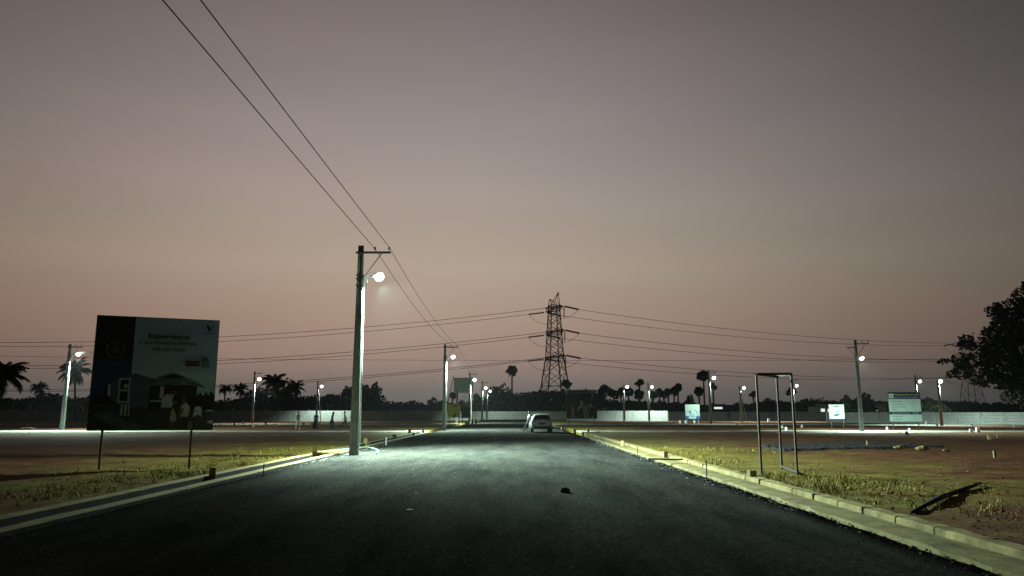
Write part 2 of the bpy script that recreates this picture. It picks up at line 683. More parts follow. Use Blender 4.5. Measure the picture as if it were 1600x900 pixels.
def strip_mb(x, w, y0, y1, z0, z1, seed, wob=0.012, side=0):
    b = MB()
    n = max(2, int((y1 - y0) / 0.5))
    for j in range(n + 1):
        y = y0 + (y1 - y0) * j / n
        dx = noise.noise((y * 0.7, seed, 0)) * wob
        dz = noise.noise((y * 0.8, seed, 5)) * wob
        dw = noise.noise((y * 2.3, seed, 9)) * wob
        for (px, pz) in ((x - w / 2 + dx - dw, z0), (x + w / 2 + dx + dw, z0), (x + w / 2 + dx + dw, z1 + dz), (x - w / 2 + dx - dw, z1 + dz)):
            b.v.append((px, y, pz))
    for j in range(n):
        for k in range(4):
            k2 = (k + 1) % 4
            b.f.append([j * 4 + k, j * 4 + k2, (j + 1) * 4 + k2, (j + 1) * 4 + k])
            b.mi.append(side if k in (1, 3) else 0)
    b.f.append([0, 3, 2, 1])
    b.f.append([n * 4 + k for k in range(4)])
    b.mi += [0, 0]
    return b


for x, w, z1, nm in ((-6.955, 0.31, 0.06, 'drain_wall'), (-7.735, 0.31, 0.07, 'drain_wall')):
    y = 4.0
    k = 0
    while y < 62.5:
        L = 6.0
        o = strip_mb(x + 7.3, w, y - 5, min(y + L, 62.5) - 5 - 0.012, -0.5, z1, x + k * 3.7, side=1).build(nm, [M['drain'], M['drain_dark']], drain)
        y += L
        k += 1
strip_mb(0, 0.9, -1, 57.5, -0.6, -0.34, 2.2).build('drain_floor', M['drain_dark'], drain)
MB().box((0.05, 24.9, 0.09), (1.05, 0.9, 0.07)).build('cover_slab', M['concrete'], drain)

# ------------------------------------------------------------------ right kerb of separate blocks with a concrete apron
kerb = thing('kerb', 'row of pale concrete kerb blocks with a lower apron along the right road edge', 'kerb', (5.6, 5, 0))
y = 8.35
k = 0
while y < 51:
    L = 0.98 + rng.uniform(-0.06, 0.08)
    b = MB()
    n = 4
    for j in range(n + 1):
        yy = y + (L - 0.012) * j / n
        a = rng.uniform(-0.012, 0.012)
        for (px, pz) in ((5.58, -0.5), (5.92, -0.5), (5.88 + a, 0.13 + a), (5.61 + a * 1.6, 0.135 - a * 1.3)):
            b.v.append((px - 5.6, yy - 5, pz))
    for j in range(n):
        for q in range(4):
            q2 = (q + 1) % 4
            b.f.append([j * 4 + q, j * 4 + q2, (j + 1) * 4 + q2, (j + 1) * 4 + q])
            b.mi.append(0)
    b.f += [[0, 3, 2, 1], [n * 4 + q for q in range(4)]]
    b.mi += [0, 0]
    o = bevel(b.build('kerb_block', M['concrete'], kerb), 0.018, 2)
    o.rotation_euler = (0, 0, 0)
    y += L
    k += 1
b = MB()
ny_ = 150
for j in range(ny_ + 1):
    yy = 4 + 47 * j / ny_
    e = noise.noise((yy * 1.4, 3, 1)) * 0.10 + noise.noise((yy * 5, 3, 1)) * 0.03
    t = noise.noise((yy * 1.1, 9, 1)) * 0.015
    for (px, pz) in ((5.0 + e, -0.05), (5.03 + e, 0.045 + t), (5.3 + e * 0.5, 0.06 + t), (5.585, 0.045), (5.585, -0.3)):
        b.v.append((px - 5.6, yy - 5, pz))
for j in range(ny_):
    for q in range(4):
        b.f.append([j * 5 + q, (j + 1) * 5 + q, (j + 1) * 5 + q + 1, j * 5 + q + 1])
        b.mi.append(0)
b.build('kerb_apron', M['apron'], kerb)
# the broken end: tilted slab over an open hole, then the drain goes on
slab = MB()
slab.add([(5.52, 8.35, 0.10), (6.0, 8.35, 0.15), (6.0, 6.95, 0.13), (5.72, 7.45, 0.06), (5.52, 8.35, 0.02), (6.0, 8.35, 0.07), (6.0, 6.95, 0.05), (5.72, 7.45, -0.02)],
         [(0, 3, 2, 1), (4, 5, 6, 7), (0, 1, 5, 4), (1, 2, 6, 5), (2, 3, 7, 6), (3, 0, 4, 7)])
o = slab.build('cover_slab', M['concrete'])
tag(o, 'broken tilted concrete slab over a dark hole at the near end of the right kerb', 'slab')
kerb2 = strip_mb(5.83, 0.2, 3.0, 6.9, -0.5, 0.10, 8.8).build('kerb_stub', M['concrete'])
tag(kerb2, 'short stretch of pale kerb beyond the hole at the lower right corner', 'kerb')
hole = strip_mb(5.65, 0.55, 3, 8.3, -0.55, -0.40, 1.4).build('hole_floor', M['soil'])
tag(hole, kind='structure')

# loose stones along the road edges and on the asphalt
b = MB()
for k in range(2600):
    if k < 1100:
        x = ROAD_R - abs(rng.gauss(0, 0.22)) + 0.04
        y = 5 + 45 * rng.random() ** 1.5
    elif k < 1700:
        x = ROAD_L + abs(rng.gauss(0, 0.18)) - 0.02
        y = 6 + 40 * rng.random() ** 1.5
    else:
        x = rng.uniform(ROAD_L, ROAD_R)
        y = 3.5 + 24 * rng.random() ** 1.3
    u = (x - ROAD_L) / (ROAD_R - ROAD_L)
    z = 0.05 * (1 - (2 * u - 1) ** 2)
    s = rng.uniform(0.004, 0.013) if k >= 1700 else rng.uniform(0.008, 0.03)
    vs = [(x + rng.uniform(0.7, 1.3) * s * math.cos(a), y + rng.uniform(0.7, 1.3) * s * math.sin(a), z) for a in (0, 1.57, 3.14, 4.71)] + [(x, y, z + s * rng.uniform(0.6, 1.1))]
    b.add(vs, [(0, 1, 4), (1, 2, 4), (2, 3, 4), (3, 0, 4)])
tag(b.build('gravel', M['gravel']), 'loose chips and small stones lying on the asphalt and along its edges', kind='stuff')

# clods of red soil on the right plot
b = MB()
for k in range(900):
    x = 6.1 + 9 * rng.random() ** 1.2
    y = rng.uniform(7, 20)
    s = rng.uniform(0.012, 0.05) * (1.6 if rng.random() < 0.1 else 1)
    z = ground_z(x, y) - s * 0.3
    vs = [(x + rng.uniform(0.7, 1.4) * s * math.cos(a), y + rng.uniform(0.7, 1.4) * s * math.sin(a), z) for a in (0, 1.05, 2.1, 3.14, 4.2, 5.2)] + [(x, y, z + s * rng.uniform(0.6, 1.2))]
    b.add(vs, [(q, (q + 1) % 6, 6) for q in range(6)])
tag(b.build('soil_clods', M['soil']), 'crumbly clods of red soil on the right hand plot', kind='stuff')

# grass
b = MB()


def tuft(b, x, y, h, n, spread, rg):
    z = ground_z(x, y) - 0.01
    for q in range(n):
        a = rg.uniform(0, 6.283)
        bx, by = x + rg.gauss(0, spread), y + rg.gauss(0, spread)
        hh = h * rg.uniform(0.5, 1.3)
        lean = hh * rg.uniform(0.1, 0.9)
        w = 0.008 + 0.05 * hh * rg.uniform(0.4, 1)
        ca, sa = math.cos(a), math.sin(a)
        b.add([(bx - sa * w, by + ca * w, z), (bx + sa * w, by - ca * w, z), (bx + ca * lean, by + sa * lean, z + hh)], [(0, 1, 2)])


g_rng = random.Random(11)
for k in range(9000):
    if k % 2:
        x = -8.0 - abs(g_rng.gauss(0, 1.6))
        y = g_rng.uniform(14, 36)
    else:
        x = 6.0 + abs(g_rng.gauss(0, 1.9))
        y = g_rng.uniform(12.5, 34)
    m = noise.noise((x * 0.5, y * 0.32, 4.4)) + 0.35 * noise.noise((x * 1.7, y * 1.7, 1.0))
    if m < -0.06:
        continue
    tuft(b, x, y, 0.025 + 0.06 * max(0, m), 4, 0.07, g_rng)
for k in range(500):
    x = 6.0 + abs(g_rng.gauss(0, 2.2)) if k % 3 else -8.0 - abs(g_rng.gauss(0, 2.0))
    y = g_rng.uniform(11.5, 34)
    if noise.noise((x * 0.5, y * 0.32, 4.4)) > -0.2:
        tuft(b, x, y, g_rng.uniform(0.07, 0.17), g_rng.randint(3, 8), 0.04, g_rng)
# thicker weeds right behind the kerbs
for px, py, n in ((275, 743, 26), (300, 741, 30), (255, 748, 20), (1232, 752, 22), (1265, 765, 24), (1290, 775, 16), (1200, 748, 14), (1010, 702, 10), (460, 712, 20), (430, 716, 18)):
    c = gnd(px, py)
    for q in range(n):
        x, y = c.x + g_rng.gauss(0, 0.35), c.y + g_rng.gauss(0, 0.5)
        if in_corridor(x):
            continue
        tuft(b, x, y, 0.11, 8, 0.08, g_rng)
tag(b.build('grass', M['grass']), 'thin yellowish green grass and weeds beside both kerbs', kind='stuff')

# ================================================================== STREET LAMPS
LAMP_GROUP = 'street lamps on concrete electricity poles'
_light_data = {}


def lamp_light_data(power, size=160):
    key = (power, size)
    if key not in _light_data:
        d = bpy.data.lights.new('lamp_light', 'SPOT')
        d.spot_size = R(size)
        d.spot_blend = 0.5
        d.energy = power
        d.color = LAMP_COLOUR
        d.shadow_soft_size = 0.10
        _light_data[key] = d
    return _light_data[key]


def lens_light_data(power):
    key = ('lens', round(power))
    if key not in _light_data:
        d = bpy.data.lights.new('lens_light', 'POINT')
        d.energy = power
        d.color = LAMP_COLOUR
        d.shadow_soft_size = 0.08
        _light_data[key] = d
    return _light_data[key]


def street_lamp(x, y, label, H=8.0, side=1, dx=0.72, lz=6.85, arm=True, power=1.0, lens='lens', rz=0.0, pipe=True, tilt=22, streak=False, double=False, size=162, beam=12, toward=0, skirt=0.0):
    t = thing('street_lamp', label, 'street lamp', (x, y, 0), rz, LAMP_GROUP)
    b = MB()
    # tapered rectangular concrete pole with a recessed waist down each wide face
    w0, w1, d0, d1 = 0.36, 0.20, 0.20, 0.15
    n = 8
    for j in range(n + 1):
        f = j / n
        w, d, z = (w0 + (w1 - w0) * f) / 2, (d0 + (d1 - d0) * f) / 2, -0.3 + (H + 0.3) * f
        rec = d * 0.72
        for (px, py) in ((-w, -d), (-w * 0.5, -d), (-w * 0.4, -rec), (w * 0.4, -rec), (w * 0.5, -d), (w, -d), (w, d), (w * 0.5, d), (w * 0.4, rec), (-w * 0.4, rec), (-w * 0.5, d), (-w, d)):
            b.v.append((px, py, z))
    for j in range(n):
        for q in range(12):
            q2 = (q + 1) % 12
            b.f.append([j * 12 + q, j * 12 + q2, (j + 1) * 12 + q2, (j + 1) * 12 + q])
            b.mi.append(0)
    b.f.append([n * 12 + q for q in range(12)])
    b.mi.append(0)
    b.build('pole', M['pole'], t)
    za = H - 0.30
    wz = lambda z: (w0 + (w1 - w0) * (z + 0.3) / (H + 0.3)) / 2
    if arm:
        MB().box((side * 0.52, -0.10, za), (1.40, 0.05, 0.085)).build('cross_arm', M['steel'], t)
        MB().beam((side * 0.10, -0.10, za - 1.12), (side * 0.86, -0.10, za - 0.03), 0.05, 0.03).build('brace', M['steel'], t)
        for ix in (0.58, 1.15):
            c = MB()
            c.tube([(side * ix, -0.10, za + 0.04), (side * ix, -0.10, za + 0.10)], 0.012, 6)
            c.ball((side * ix, -0.10, za + 0.17), 0.045, 8, 6, squash=(1, 1, 1.5))
            c.build('insulator', M['porcelain'], t, smooth=True)
        if double:
            MB().box((-side * 0.30, 0.11, za - 0.35), (0.95, 0.05, 0.085)).build('cross_arm', M['steel'], t)
            MB().beam((-side * 0.08, 0.11, za - 1.2), (-side * 0.62, 0.11, za - 0.38), 0.05, 0.03).build('brace', M['steel'], t)
    MB().box((0, 0, 0.36), (wz(0.36) * 2 + 0.015, 0.215, 0.05)).build('paint_ring', M['steel'], t)
    for zb in (lz + 0.02, lz - 0.12, lz - 0.38):
        MB().box((0, 0, zb), (wz(zb) * 2 + 0.07, 0.26, 0.035)).build('pole_band', M['steel'], t)
    px = side * (wz(lz) + 0.045)
    if pipe:
        c = MB()
        c.tube([(side * (wz(0.4) + 0.04), -0.02, 0.4), (side * (wz(3.5) + 0.04), -0.02, 3.5), (px, -0.02, lz - 0.05)], 0.032, 8)
        c.tube([(px + side * 0.12, -0.02, lz - 0.45), (px + side * 0.12, -0.02, lz - 0.08)], 0.022, 8)
        c.build('conduit', M['galv'], t, smooth=True)
    c = MB()
    c.tube([(px, -0.02, lz - 0.25), (px + side * 0.03, -0.02, lz - 0.02), (side * (dx - 0.30), -0.02, lz + 0.09), (side * (dx - 0.12), -0.02, lz + 0.08)], 0.028, 8)
    c.build('lamp_arm', M['galv'], t, smooth=True)
    # lamp head: flat housing with the glowing lens below it
    mx = Matrix.Translation((side * dx, -0.02, lz)) @ Matrix.Rotation(-side * R(tilt), 4, 'Y')
    c = MB()
    c.box((0, 0, 0.065), (0.46, 0.22, 0.07), mx, taper=0.8)
    c.box((-side * 0.2, 0, 0.06), (0.14, 0.10, 0.09), mx)
    hd = bevel(c.build('lamp_head', M['galv'], t), 0.015, 2)
    c = MB()
    c.ball((0, 0, -0.05), 0.18 if y < 90 else 0.25, 16, 10, squash=(1.05, 1.0, 0.92))  # far lenses built larger, the extra size standing in for lamp glow
    c.v = [tuple(mx @ (Vector(v) + Vector((side * 0.03, 0, -0.02)))) for v in c.v]
    c.build('lens', M[lens], hd, smooth=True)
    if streak:
        c = MB()
        c.tube([(side * (dx + 0.1), -0.02, lz + 0.12), (side * (dx + 0.8), -0.02, lz + 0.16), (side * (dx + 1.7), -0.02, lz + 0.13)], 0.03, 6)
        c.tube([(side * (dx + 0.1), -0.05, lz + 0.02), (side * (dx + 0.8), -0.05, lz - 0.02), (side * (dx + 1.7), -0.05, lz + 0.03)], 0.022, 6)
        c.build('bracket_rod', M['white'], t, smooth=True)
    L = link('lamp_light', lamp_light_data(LAMP_POWER * power, size), t)
    L.location = (side * (dx + 0.09), 0.07, lz - 0.42)
    L.rotation_euler = (-R(toward), side * -R(beam), 0)
    # light scattered sideways and upwards by the lens bowl
    gl = link('lens_light', lens_light_data(LAMP_POWER * max(power, 0.3) * 0.0009), t)
    gl.location = (side * (dx + 0.06), -0.26, lz - 0.06)
    if skirt:  # the weak wide part of the beam outside its hot centre
        sk = link('skirt_light', lamp_light_data(LAMP_POWER * skirt, 172), t)
        sk.location = (side * (dx + 0.09), 0.06, lz - 0.43)
    return t


POLE_X = -6.16
LAMPS = []
p1 = gnd(553, 712)
H1 = at(561, 384, p1.y).z
LAMPS.append(street_lamp(p1.x, p1.y, 'tallest nearest concrete lamp pole with bright lamp at the left road edge', beam=39, toward=6, size=136, power=1.7, skirt=0.27, H=H1, lz=at(588, 431, p1.y).z))
p2 = gnd(693.5, 673)
LAMPS.append(street_lamp(p2.x, p2.y, 'second lamp pole along the left road edge behind the nearest one', beam=30, toward=12, size=150, skirt=0.28))
LAMPS.append(street_lamp(xat(733.5, 119), 119, 'third lamp pole in the left road row, in front of the grey hoarding', beam=30, power=0.7))
LAMPS.append(street_lamp(xat(753, 158), 158, 'fourth small lamp pole of the row near the end of the road', power=0.16, H=8.2))
LAMPS.append(street_lamp(xat(760.5, 178), 178, 'farthest lamp post of the road row without a cross arm', power=0.12, H=7.0, lz=6.7, arm=False))
LAMPS.append(street_lamp(xat(99, 69.5), 69.5, 'lamp pole left of the big billboard with two bright rods reaching right', streak=True, dx=0.8, lz=7.1, rz=0))
LAMPS.append(street_lamp(xat(394.5, 116), 116, 'lamp pole in front of the coconut palms right of the big billboard', power=0.4))
LAMPS.append(street_lamp(xat(494.5, 144), 144, 'far lamp pole above the walking people near the lit wall', H=7.6, lz=6.7, power=0.25))
LAMPS.append(street_lamp(xat(1110, 113), 113, 'lamp pole with cross arm beside the blue and white sign', H=8.0, lz=6.9, power=0.22))
LAMPS.append(street_lamp(xat(1014, 147), 147, 'lamp post at the bright end of the pale boundary wall', H=7.6, lz=6.7, arm=False, power=0.3))
LAMPS.append(street_lamp(xat(975, 147), 147, 'dim lamp post in front of the pale wall right of the family poster', H=7.0, lz=6.7, arm=False, power=0.1))
LAMPS.append(street_lamp(xat(1158, 138), 138, 'far lamp post with a raking stay pole left of the open steel frame', H=6.5, lz=6.2, arm=False, power=0.4))
LAMPS.append(street_lamp(xat(1241, 140), 140, 'far lamp pole just right of the open steel frame', H=8.0, lz=6.7, power=0.4))
p14 = gnd(1347, 674)
LAMPS.append(street_lamp(p14.x, p14.y, 'dark pole with two cross arms and braces left of the price list sign', H=8.15, lz=6.55, dx=0.42, double=True, power=0.8, pipe=False))
LAMPS.append(street_lamp(xat(1435, 128), 128, 'lamp pole half hidden behind the price list sign', H=8.0, lz=7.0, power=0.45))
LAMPS.append(street_lamp(xat(1470, 98), 98, 'greenish lamp post right of the price list sign before the wall', H=5.9, lz=5.75, arm=False, lens='lens_warm', dx=0.3, power=0.5))
# raking stay pole of the far post, and its twin beside the trees
st = MB()
st.beam((1.1, 0, -0.1), (0.05, 0, 5.6), 0.14).build('stay_pole', M['pole'], LAMPS[11])
st = MB()
st.beam((0.9, 0, -0.1), (0.05, 0, 6.3), 0.14).build('stay_pole', M['pole'], LAMPS[7])

# ------------------------------------------------------------------ wires along the road


def sag_curve(a, b, sag, n):
    a, b = Vector(a), Vector(b)
    return [a.lerp(b, k / n) - Vector((0, 0, sag * 4 * (k / n) * (1 - k / n))) for k in range(n + 1)]


za = 8.0 - 0.30 + 0.22
zn = H1 - 0.30 + 0.22
for dx, lab in ((1.15, 'right hand thin black wire from the nearest lamp pole up over the road'), (0.58, 'left hand thin black wire from the nearest lamp pole up over the road')):
    zw = zn if dx > 1 else zn - 0.07
    P = [Vector((p1.x + dx, -46, zw)), Vector((p1.x + dx, -11, zw - 0.12 * dx)), Vector((p1.x + dx, p1.y - 0.1, zw)), Vector((p2.x + dx, p2.y - 0.1, za)), Vector((xat(733.5, 119) + dx, 118.9, za)), Vector((xat(753, 158) + dx, 157.9, za))]
    pts = []
    for i in range(len(P) - 1):
        seg = sag_curve(P[i], P[i + 1], 0.05 if i < 2 else 0.5, 14)
        pts += seg if not pts else seg[1:]
    b = MB()
    b.tube(pts, 0.0115, 6)
    tag(b.build('overhead_wire', M['wire'], smooth=True), lab, 'wire', 'overhead wires along the road')

# ================================================================== BILLBOARDS


class Board:
    """a flat panel standing between two ground points, facing the viewer; art in (u, v) from 0 to 1"""

    def __init__(s, name, label, cat, pl, pr, z0, z1, thick=0.06, edge=None, back=None, lean=0.0):
        pl, pr = Vector((pl[0], pl[1], 0)), Vector((pr[0], pr[1], 0))
        s.W, s.H = (pr - pl).length, z1 - z0
        ax = (pr - pl).normalized()
        s.t = thing(name, label, cat, tuple(pl), math.atan2(ax.y, ax.x))
        s.z0, s.z1, s.thick = z0, z1, thick
        s.layer = 0
        MB().box((s.W / 2, thick / 2, (z0 + z1) / 2), (s.W, thick, s.H)).build('panel', edge or M['steel'], s.t)

    def leg(s, x, w=0.06, top=None, mat_=None, bottom=-0.15, dy=None):
        MB().box((x, s.thick + w / 2 if dy is None else dy, ((top or s.z1) + bottom) / 2), (w, w, (top or s.z1) - bottom)).build('leg', mat_ or M['steel'], s.t)

    def P(s, u, v, layer):
        return (u * s.W, -0.003 * layer, s.z0 + v * s.H)

    def art(s, polys, name='printed_picture'):
        b = MB()
        mats = []
        for i, (pts, m) in enumerate(polys):
            if m not in mats:
                mats.append(m)
            s.layer += 1
            vs = [s.P(u, v, s.layer * 0.5 + 0.5) for u, v in pts]
            b.add(vs, [list(range(len(vs)))], mats.index(m))
        o = b.build(name, mats, s.t)
        return o

    def text(s, body, u, v, h, m, width=None, shear=0.0, bold=0.0, align='CENTER', name='lettering'):
        cu = bpy.data.curves.new('lettering', 'FONT')
        cu.body = body
        cu.size = 1.0
        cu.shear = shear
        cu.offset = bold
        cu.align_x = align
        cu.extrude = 0.0
        tmp = bpy.data.objects.new('tmp_text', cu)
        COL.objects.link(tmp)
        dg = bpy.context.evaluated_depsgraph_get()
        me = bpy.data.meshes.new_from_object(tmp.evaluated_get(dg))
        bpy.data.objects.remove(tmp, do_unlink=True)
        xs = [q.co.x for q in me.vertices] or [0, 1]
        w = max(xs) - min(xs)
        k = h * s.H / 0.7
        kx = width * s.W / w if width else k
        s.layer += 1
        for q in me.vertices:
            x, y = q.co.x * kx, q.co.y * k
            q.co = (u * s.W + x, -0.003 * (s.layer * 0.5 + 0.5), s.z0 + v * s.H + y)
        me.materials.clear()
        me.materials.append(m)
        return link(name, me, s.t)


def rect(u0, v0, u1, v1):
    return [(u0, v0), (u1, v0), (u1, v1), (u0, v1)]


def disc_(cu, cv, ru, rv, n=14):
    return [(cu + ru * math.cos(2 * math.pi * k / n), cv + rv * math.sin(2 * math.pi * k / n)) for k in range(n)]


F = flat
# ---- the big billboard on the left
bl, br = gnd(156, 735), gnd(308, 731)
# the panel reaches past its legs on both sides
axis = Vector((br.x - bl.x, br.y - bl.y, 0)).normalized()
L0 = Vector((at(135, 672, bl.y).x, bl.y, 0))
R0 = L0 + axis * 3.40
bz0, bz1 = at(240, 673, bl.y + 0.4).z, at(154, 492, bl.y).z
B = Board('billboard', 'large square property billboard with a villa and a family, on two thin legs at left', 'billboard', L0, R0, bz0, bz1, 0.07, M['steel'])
B.leg(0.40, 0.06)
B.leg(2.80, 0.06)
for zz in (bz0 + 0.5, bz0 + 1.6, bz1 - 0.4):
    MB().box((1.7, 0.11, zz), (3.2, 0.05, 0.05)).build('rail', M['steel'], B.t)
sky_b, navy, house, roofc = F('print_sky', (0.33, 0.50, 0.70)), F('print_navy', (0.030, 0.060, 0.17)), F('print_house', (0.065, 0.11, 0.20)), F('print_roof', (0.11, 0.16, 0.20))
inkd, pale, tree_p, red_p = F('print_ink', (0.012, 0.016, 0.02)), F('print_pale', (0.46, 0.53, 0.52)), F('print_trees', (0.012, 0.018, 0.016)), F('print_red', (0.085, 0.032, 0.042))
sky2 = F('print_sky_low', (0.38, 0.62, 0.70))
skinp, lawn, gold = F('print_skin', (0.14, 0.09, 0.07)), F('print_lawn', (0.040, 0.062, 0.065)), F('print_gold', (0.14, 0.11, 0.04))
B.art([
    (rect(0.004, 0.004, 0.996, 0.996), sky_b),
    (rect(0.30, 0.30, 0.996, 0.52), sky2),
    (rect(0.004, 0.27, 0.305, 0.996), F('print_navy_top', (0.012, 0.016, 0.028))),
    (rect(0.004, 0.27, 0.305, 0.60), navy),
    (rect(0.004, 0.004, 0.996, 0.30), lawn),
    # wood at the right and left
    ([(0.84, 0.18), (0.84, 0.30), (0.875, 0.335), (0.90, 0.30), (0.925, 0.345), (0.945, 0.305), (0.965, 0.35), (0.996, 0.31), (0.996, 0.18)], tree_p),
    ([(0.004, 0.24), (0.06, 0.31), (0.09, 0.29), (0.115, 0.355), (0.14, 0.29), (0.20, 0.30), (0.20, 0.22)], tree_p),
    # villa: left block, tall window, right wing, roof
    ([(0.16, 0.26), (0.16, 0.43), (0.305, 0.49), (0.50, 0.45), (0.50, 0.20), (0.30, 0.20)], house),
    ([(0.30, 0.20), (0.30, 0.47), (0.335, 0.50), (0.47, 0.455), (0.47, 0.20)], F('print_house_side', (0.08, 0.13, 0.24))),
    (rect(0.215, 0.24, 0.305, 0.455), pale),
    (rect(0.228, 0.255, 0.292, 0.44), inkd),
    (rect(0.232, 0.34, 0.290, 0.355), pale),
    (rect(0.255, 0.37, 0.290, 0.40), pale),
    (rect(0.135, 0.30, 0.155, 0.40), pale),
    (rect(0.245, 0.13, 0.262, 0.225), pale), (rect(0.275, 0.13, 0.292, 0.225), pale), (rect(0.305, 0.13, 0.315, 0.225), pale),
    (rect(0.46, 0.17, 0.845, 0.40), F('print_wing', (0.025, 0.028, 0.03))),
    (rect(0.545, 0.28, 0.575, 0.385), pale),
    ([(0.44, 0.395), (0.53, 0.465), (0.66, 0.50), (0.76, 0.46), (0.90, 0.395), (0.90, 0.375), (0.74, 0.415), (0.46, 0.385)], roofc),
    ([(0.52, 0.46), (0.64, 0.505), (0.74, 0.465), (0.66, 0.455)], F('print_roof_dark', (0.025, 0.035, 0.045))),
    (rect(0.47, 0.25, 0.56, 0.262), pale),
    # path and kerb in the picture
    ([(0.02, 0.13), (0.10, 0.17), (0.45, 0.03), (0.30, 0.004)], F('print_path', (0.10, 0.13, 0.16))),
    ([(0.10, 0.165), (0.18, 0.18), (0.24, 0.14), (0.16, 0.13)], F('print_pool', (0.06, 0.11, 0.22))),
    # family group: seated adults and children in pale tops
    (disc_(0.655, 0.335, 0.024, 0.034), skinp), ([(0.631, 0.345), (0.637, 0.372), (0.668, 0.376), (0.681, 0.35), (0.66, 0.355)], inkd),
    ([(0.56, 0.20), (0.565, 0.28), (0.60, 0.32), (0.655, 0.31), (0.67, 0.27), (0.645, 0.19)], pale),
    ([(0.555, 0.11), (0.56, 0.20), (0.645, 0.20), (0.665, 0.12), (0.64, 0.02), (0.60, 0.02)], F('print_jeans', (0.05, 0.06, 0.08))),
    (disc_(0.672, 0.255, 0.023, 0.032), skinp), ([(0.648, 0.26), (0.655, 0.292), (0.688, 0.292), (0.698, 0.258), (0.672, 0.272)], inkd),
    ([(0.645, 0.13), (0.65, 0.21), (0.70, 0.215), (0.72, 0.14)], F('print_blouse', (0.05, 0.045, 0.05))),
    ([(0.655, 0.20), (0.68, 0.16), (0.695, 0.09), (0.66, 0.06), (0.64, 0.10)], pale),
    ([(0.66, 0.09), (0.685, 0.07), (0.67, 0.01), (0.645, 0.01)], skinp),
    (disc_(0.745, 0.265, 0.02, 0.03), skinp),
    ([(0.71, 0.12), (0.725, 0.22), (0.765, 0.245), (0.80, 0.20), (0.79, 0.12)], pale),
    ([(0.70, 0.13), (0.735, 0.20), (0.75, 0.18), (0.72, 0.11)], skinp),
    (disc_(0.80, 0.262, 0.024, 0.034), inkd),
    (disc_(0.865, 0.235, 0.018, 0.026), inkd),
    ([(0.825, 0.11), (0.835, 0.20), (0.865, 0.215), (0.895, 0.20), (0.90, 0.12), (0.865, 0.14)], pale),
    ([(0.79, 0.01), (0.79, 0.08), (0.82, 0.08), (0.825, 0.01)], F('print_leg', (0.15, 0.22, 0.24))),
    (rect(0.93, 0.165, 0.99, 0.18), pale), (rect(0.95, 0.06, 0.99, 0.085), pale),
    # round emblem on the navy strip
    (disc_(0.165, 0.70, 0.075, 0.075, 20), gold), (disc_(0.165, 0.70, 0.062, 0.062, 20), F('print_navy_top', (0.012, 0.016, 0.028))),
    (disc_(0.165, 0.70, 0.03, 0.03, 12), gold), (disc_(0.165, 0.70, 0.022, 0.022, 12), navy),
    (rect(0.02, 0.872, 0.29, 0.876), F('print_rule', (0.04, 0.045, 0.05))),
    ([(0.12, 0.90), (0.165, 0.945), (0.21, 0.90), (0.19, 0.90), (0.165, 0.925), (0.14, 0.90)], F('print_rule', (0.04, 0.045, 0.05))),
    # maker's bird mark at the top right
    ([(0.885, 0.945), (0.91, 0.94), (0.925, 0.915), (0.95, 0.95), (0.945, 0.93), (0.915, 0.885), (0.895, 0.925)], inkd),
    (rect(0.855, 0.868, 0.965, 0.876), F('print_rule2', (0.12, 0.16, 0.18))),
    # red tag
    (rect(0.735, 0.595, 0.852, 0.618), red_p), (rect(0.735, 0.568, 0.852, 0.59), red_p),
])
B.text('Experience', 0.585, 0.812, 0.040, inkd, width=0.335, bold=0.025)
B.text('a comfortable lifestyle', 0.585, 0.758, 0.031, inkd, width=0.47, bold=0.014)
B.text('with your family', 0.585, 0.700, 0.038, inkd, width=0.28, shear=0.35, bold=0.012)
B.text('80', 0.894, 0.605, 0.046, inkd, width=0.055, bold=0.03)
B.text('+', 0.935, 0.605, 0.024, inkd, bold=0.01)
B.art([(rect(0.865, 0.582, 0.94, 0.592), inkd), (rect(0.865, 0.562, 0.93, 0.570), inkd), (rect(0.875, 0.655, 0.905, 0.660), inkd)], 'fine_print')

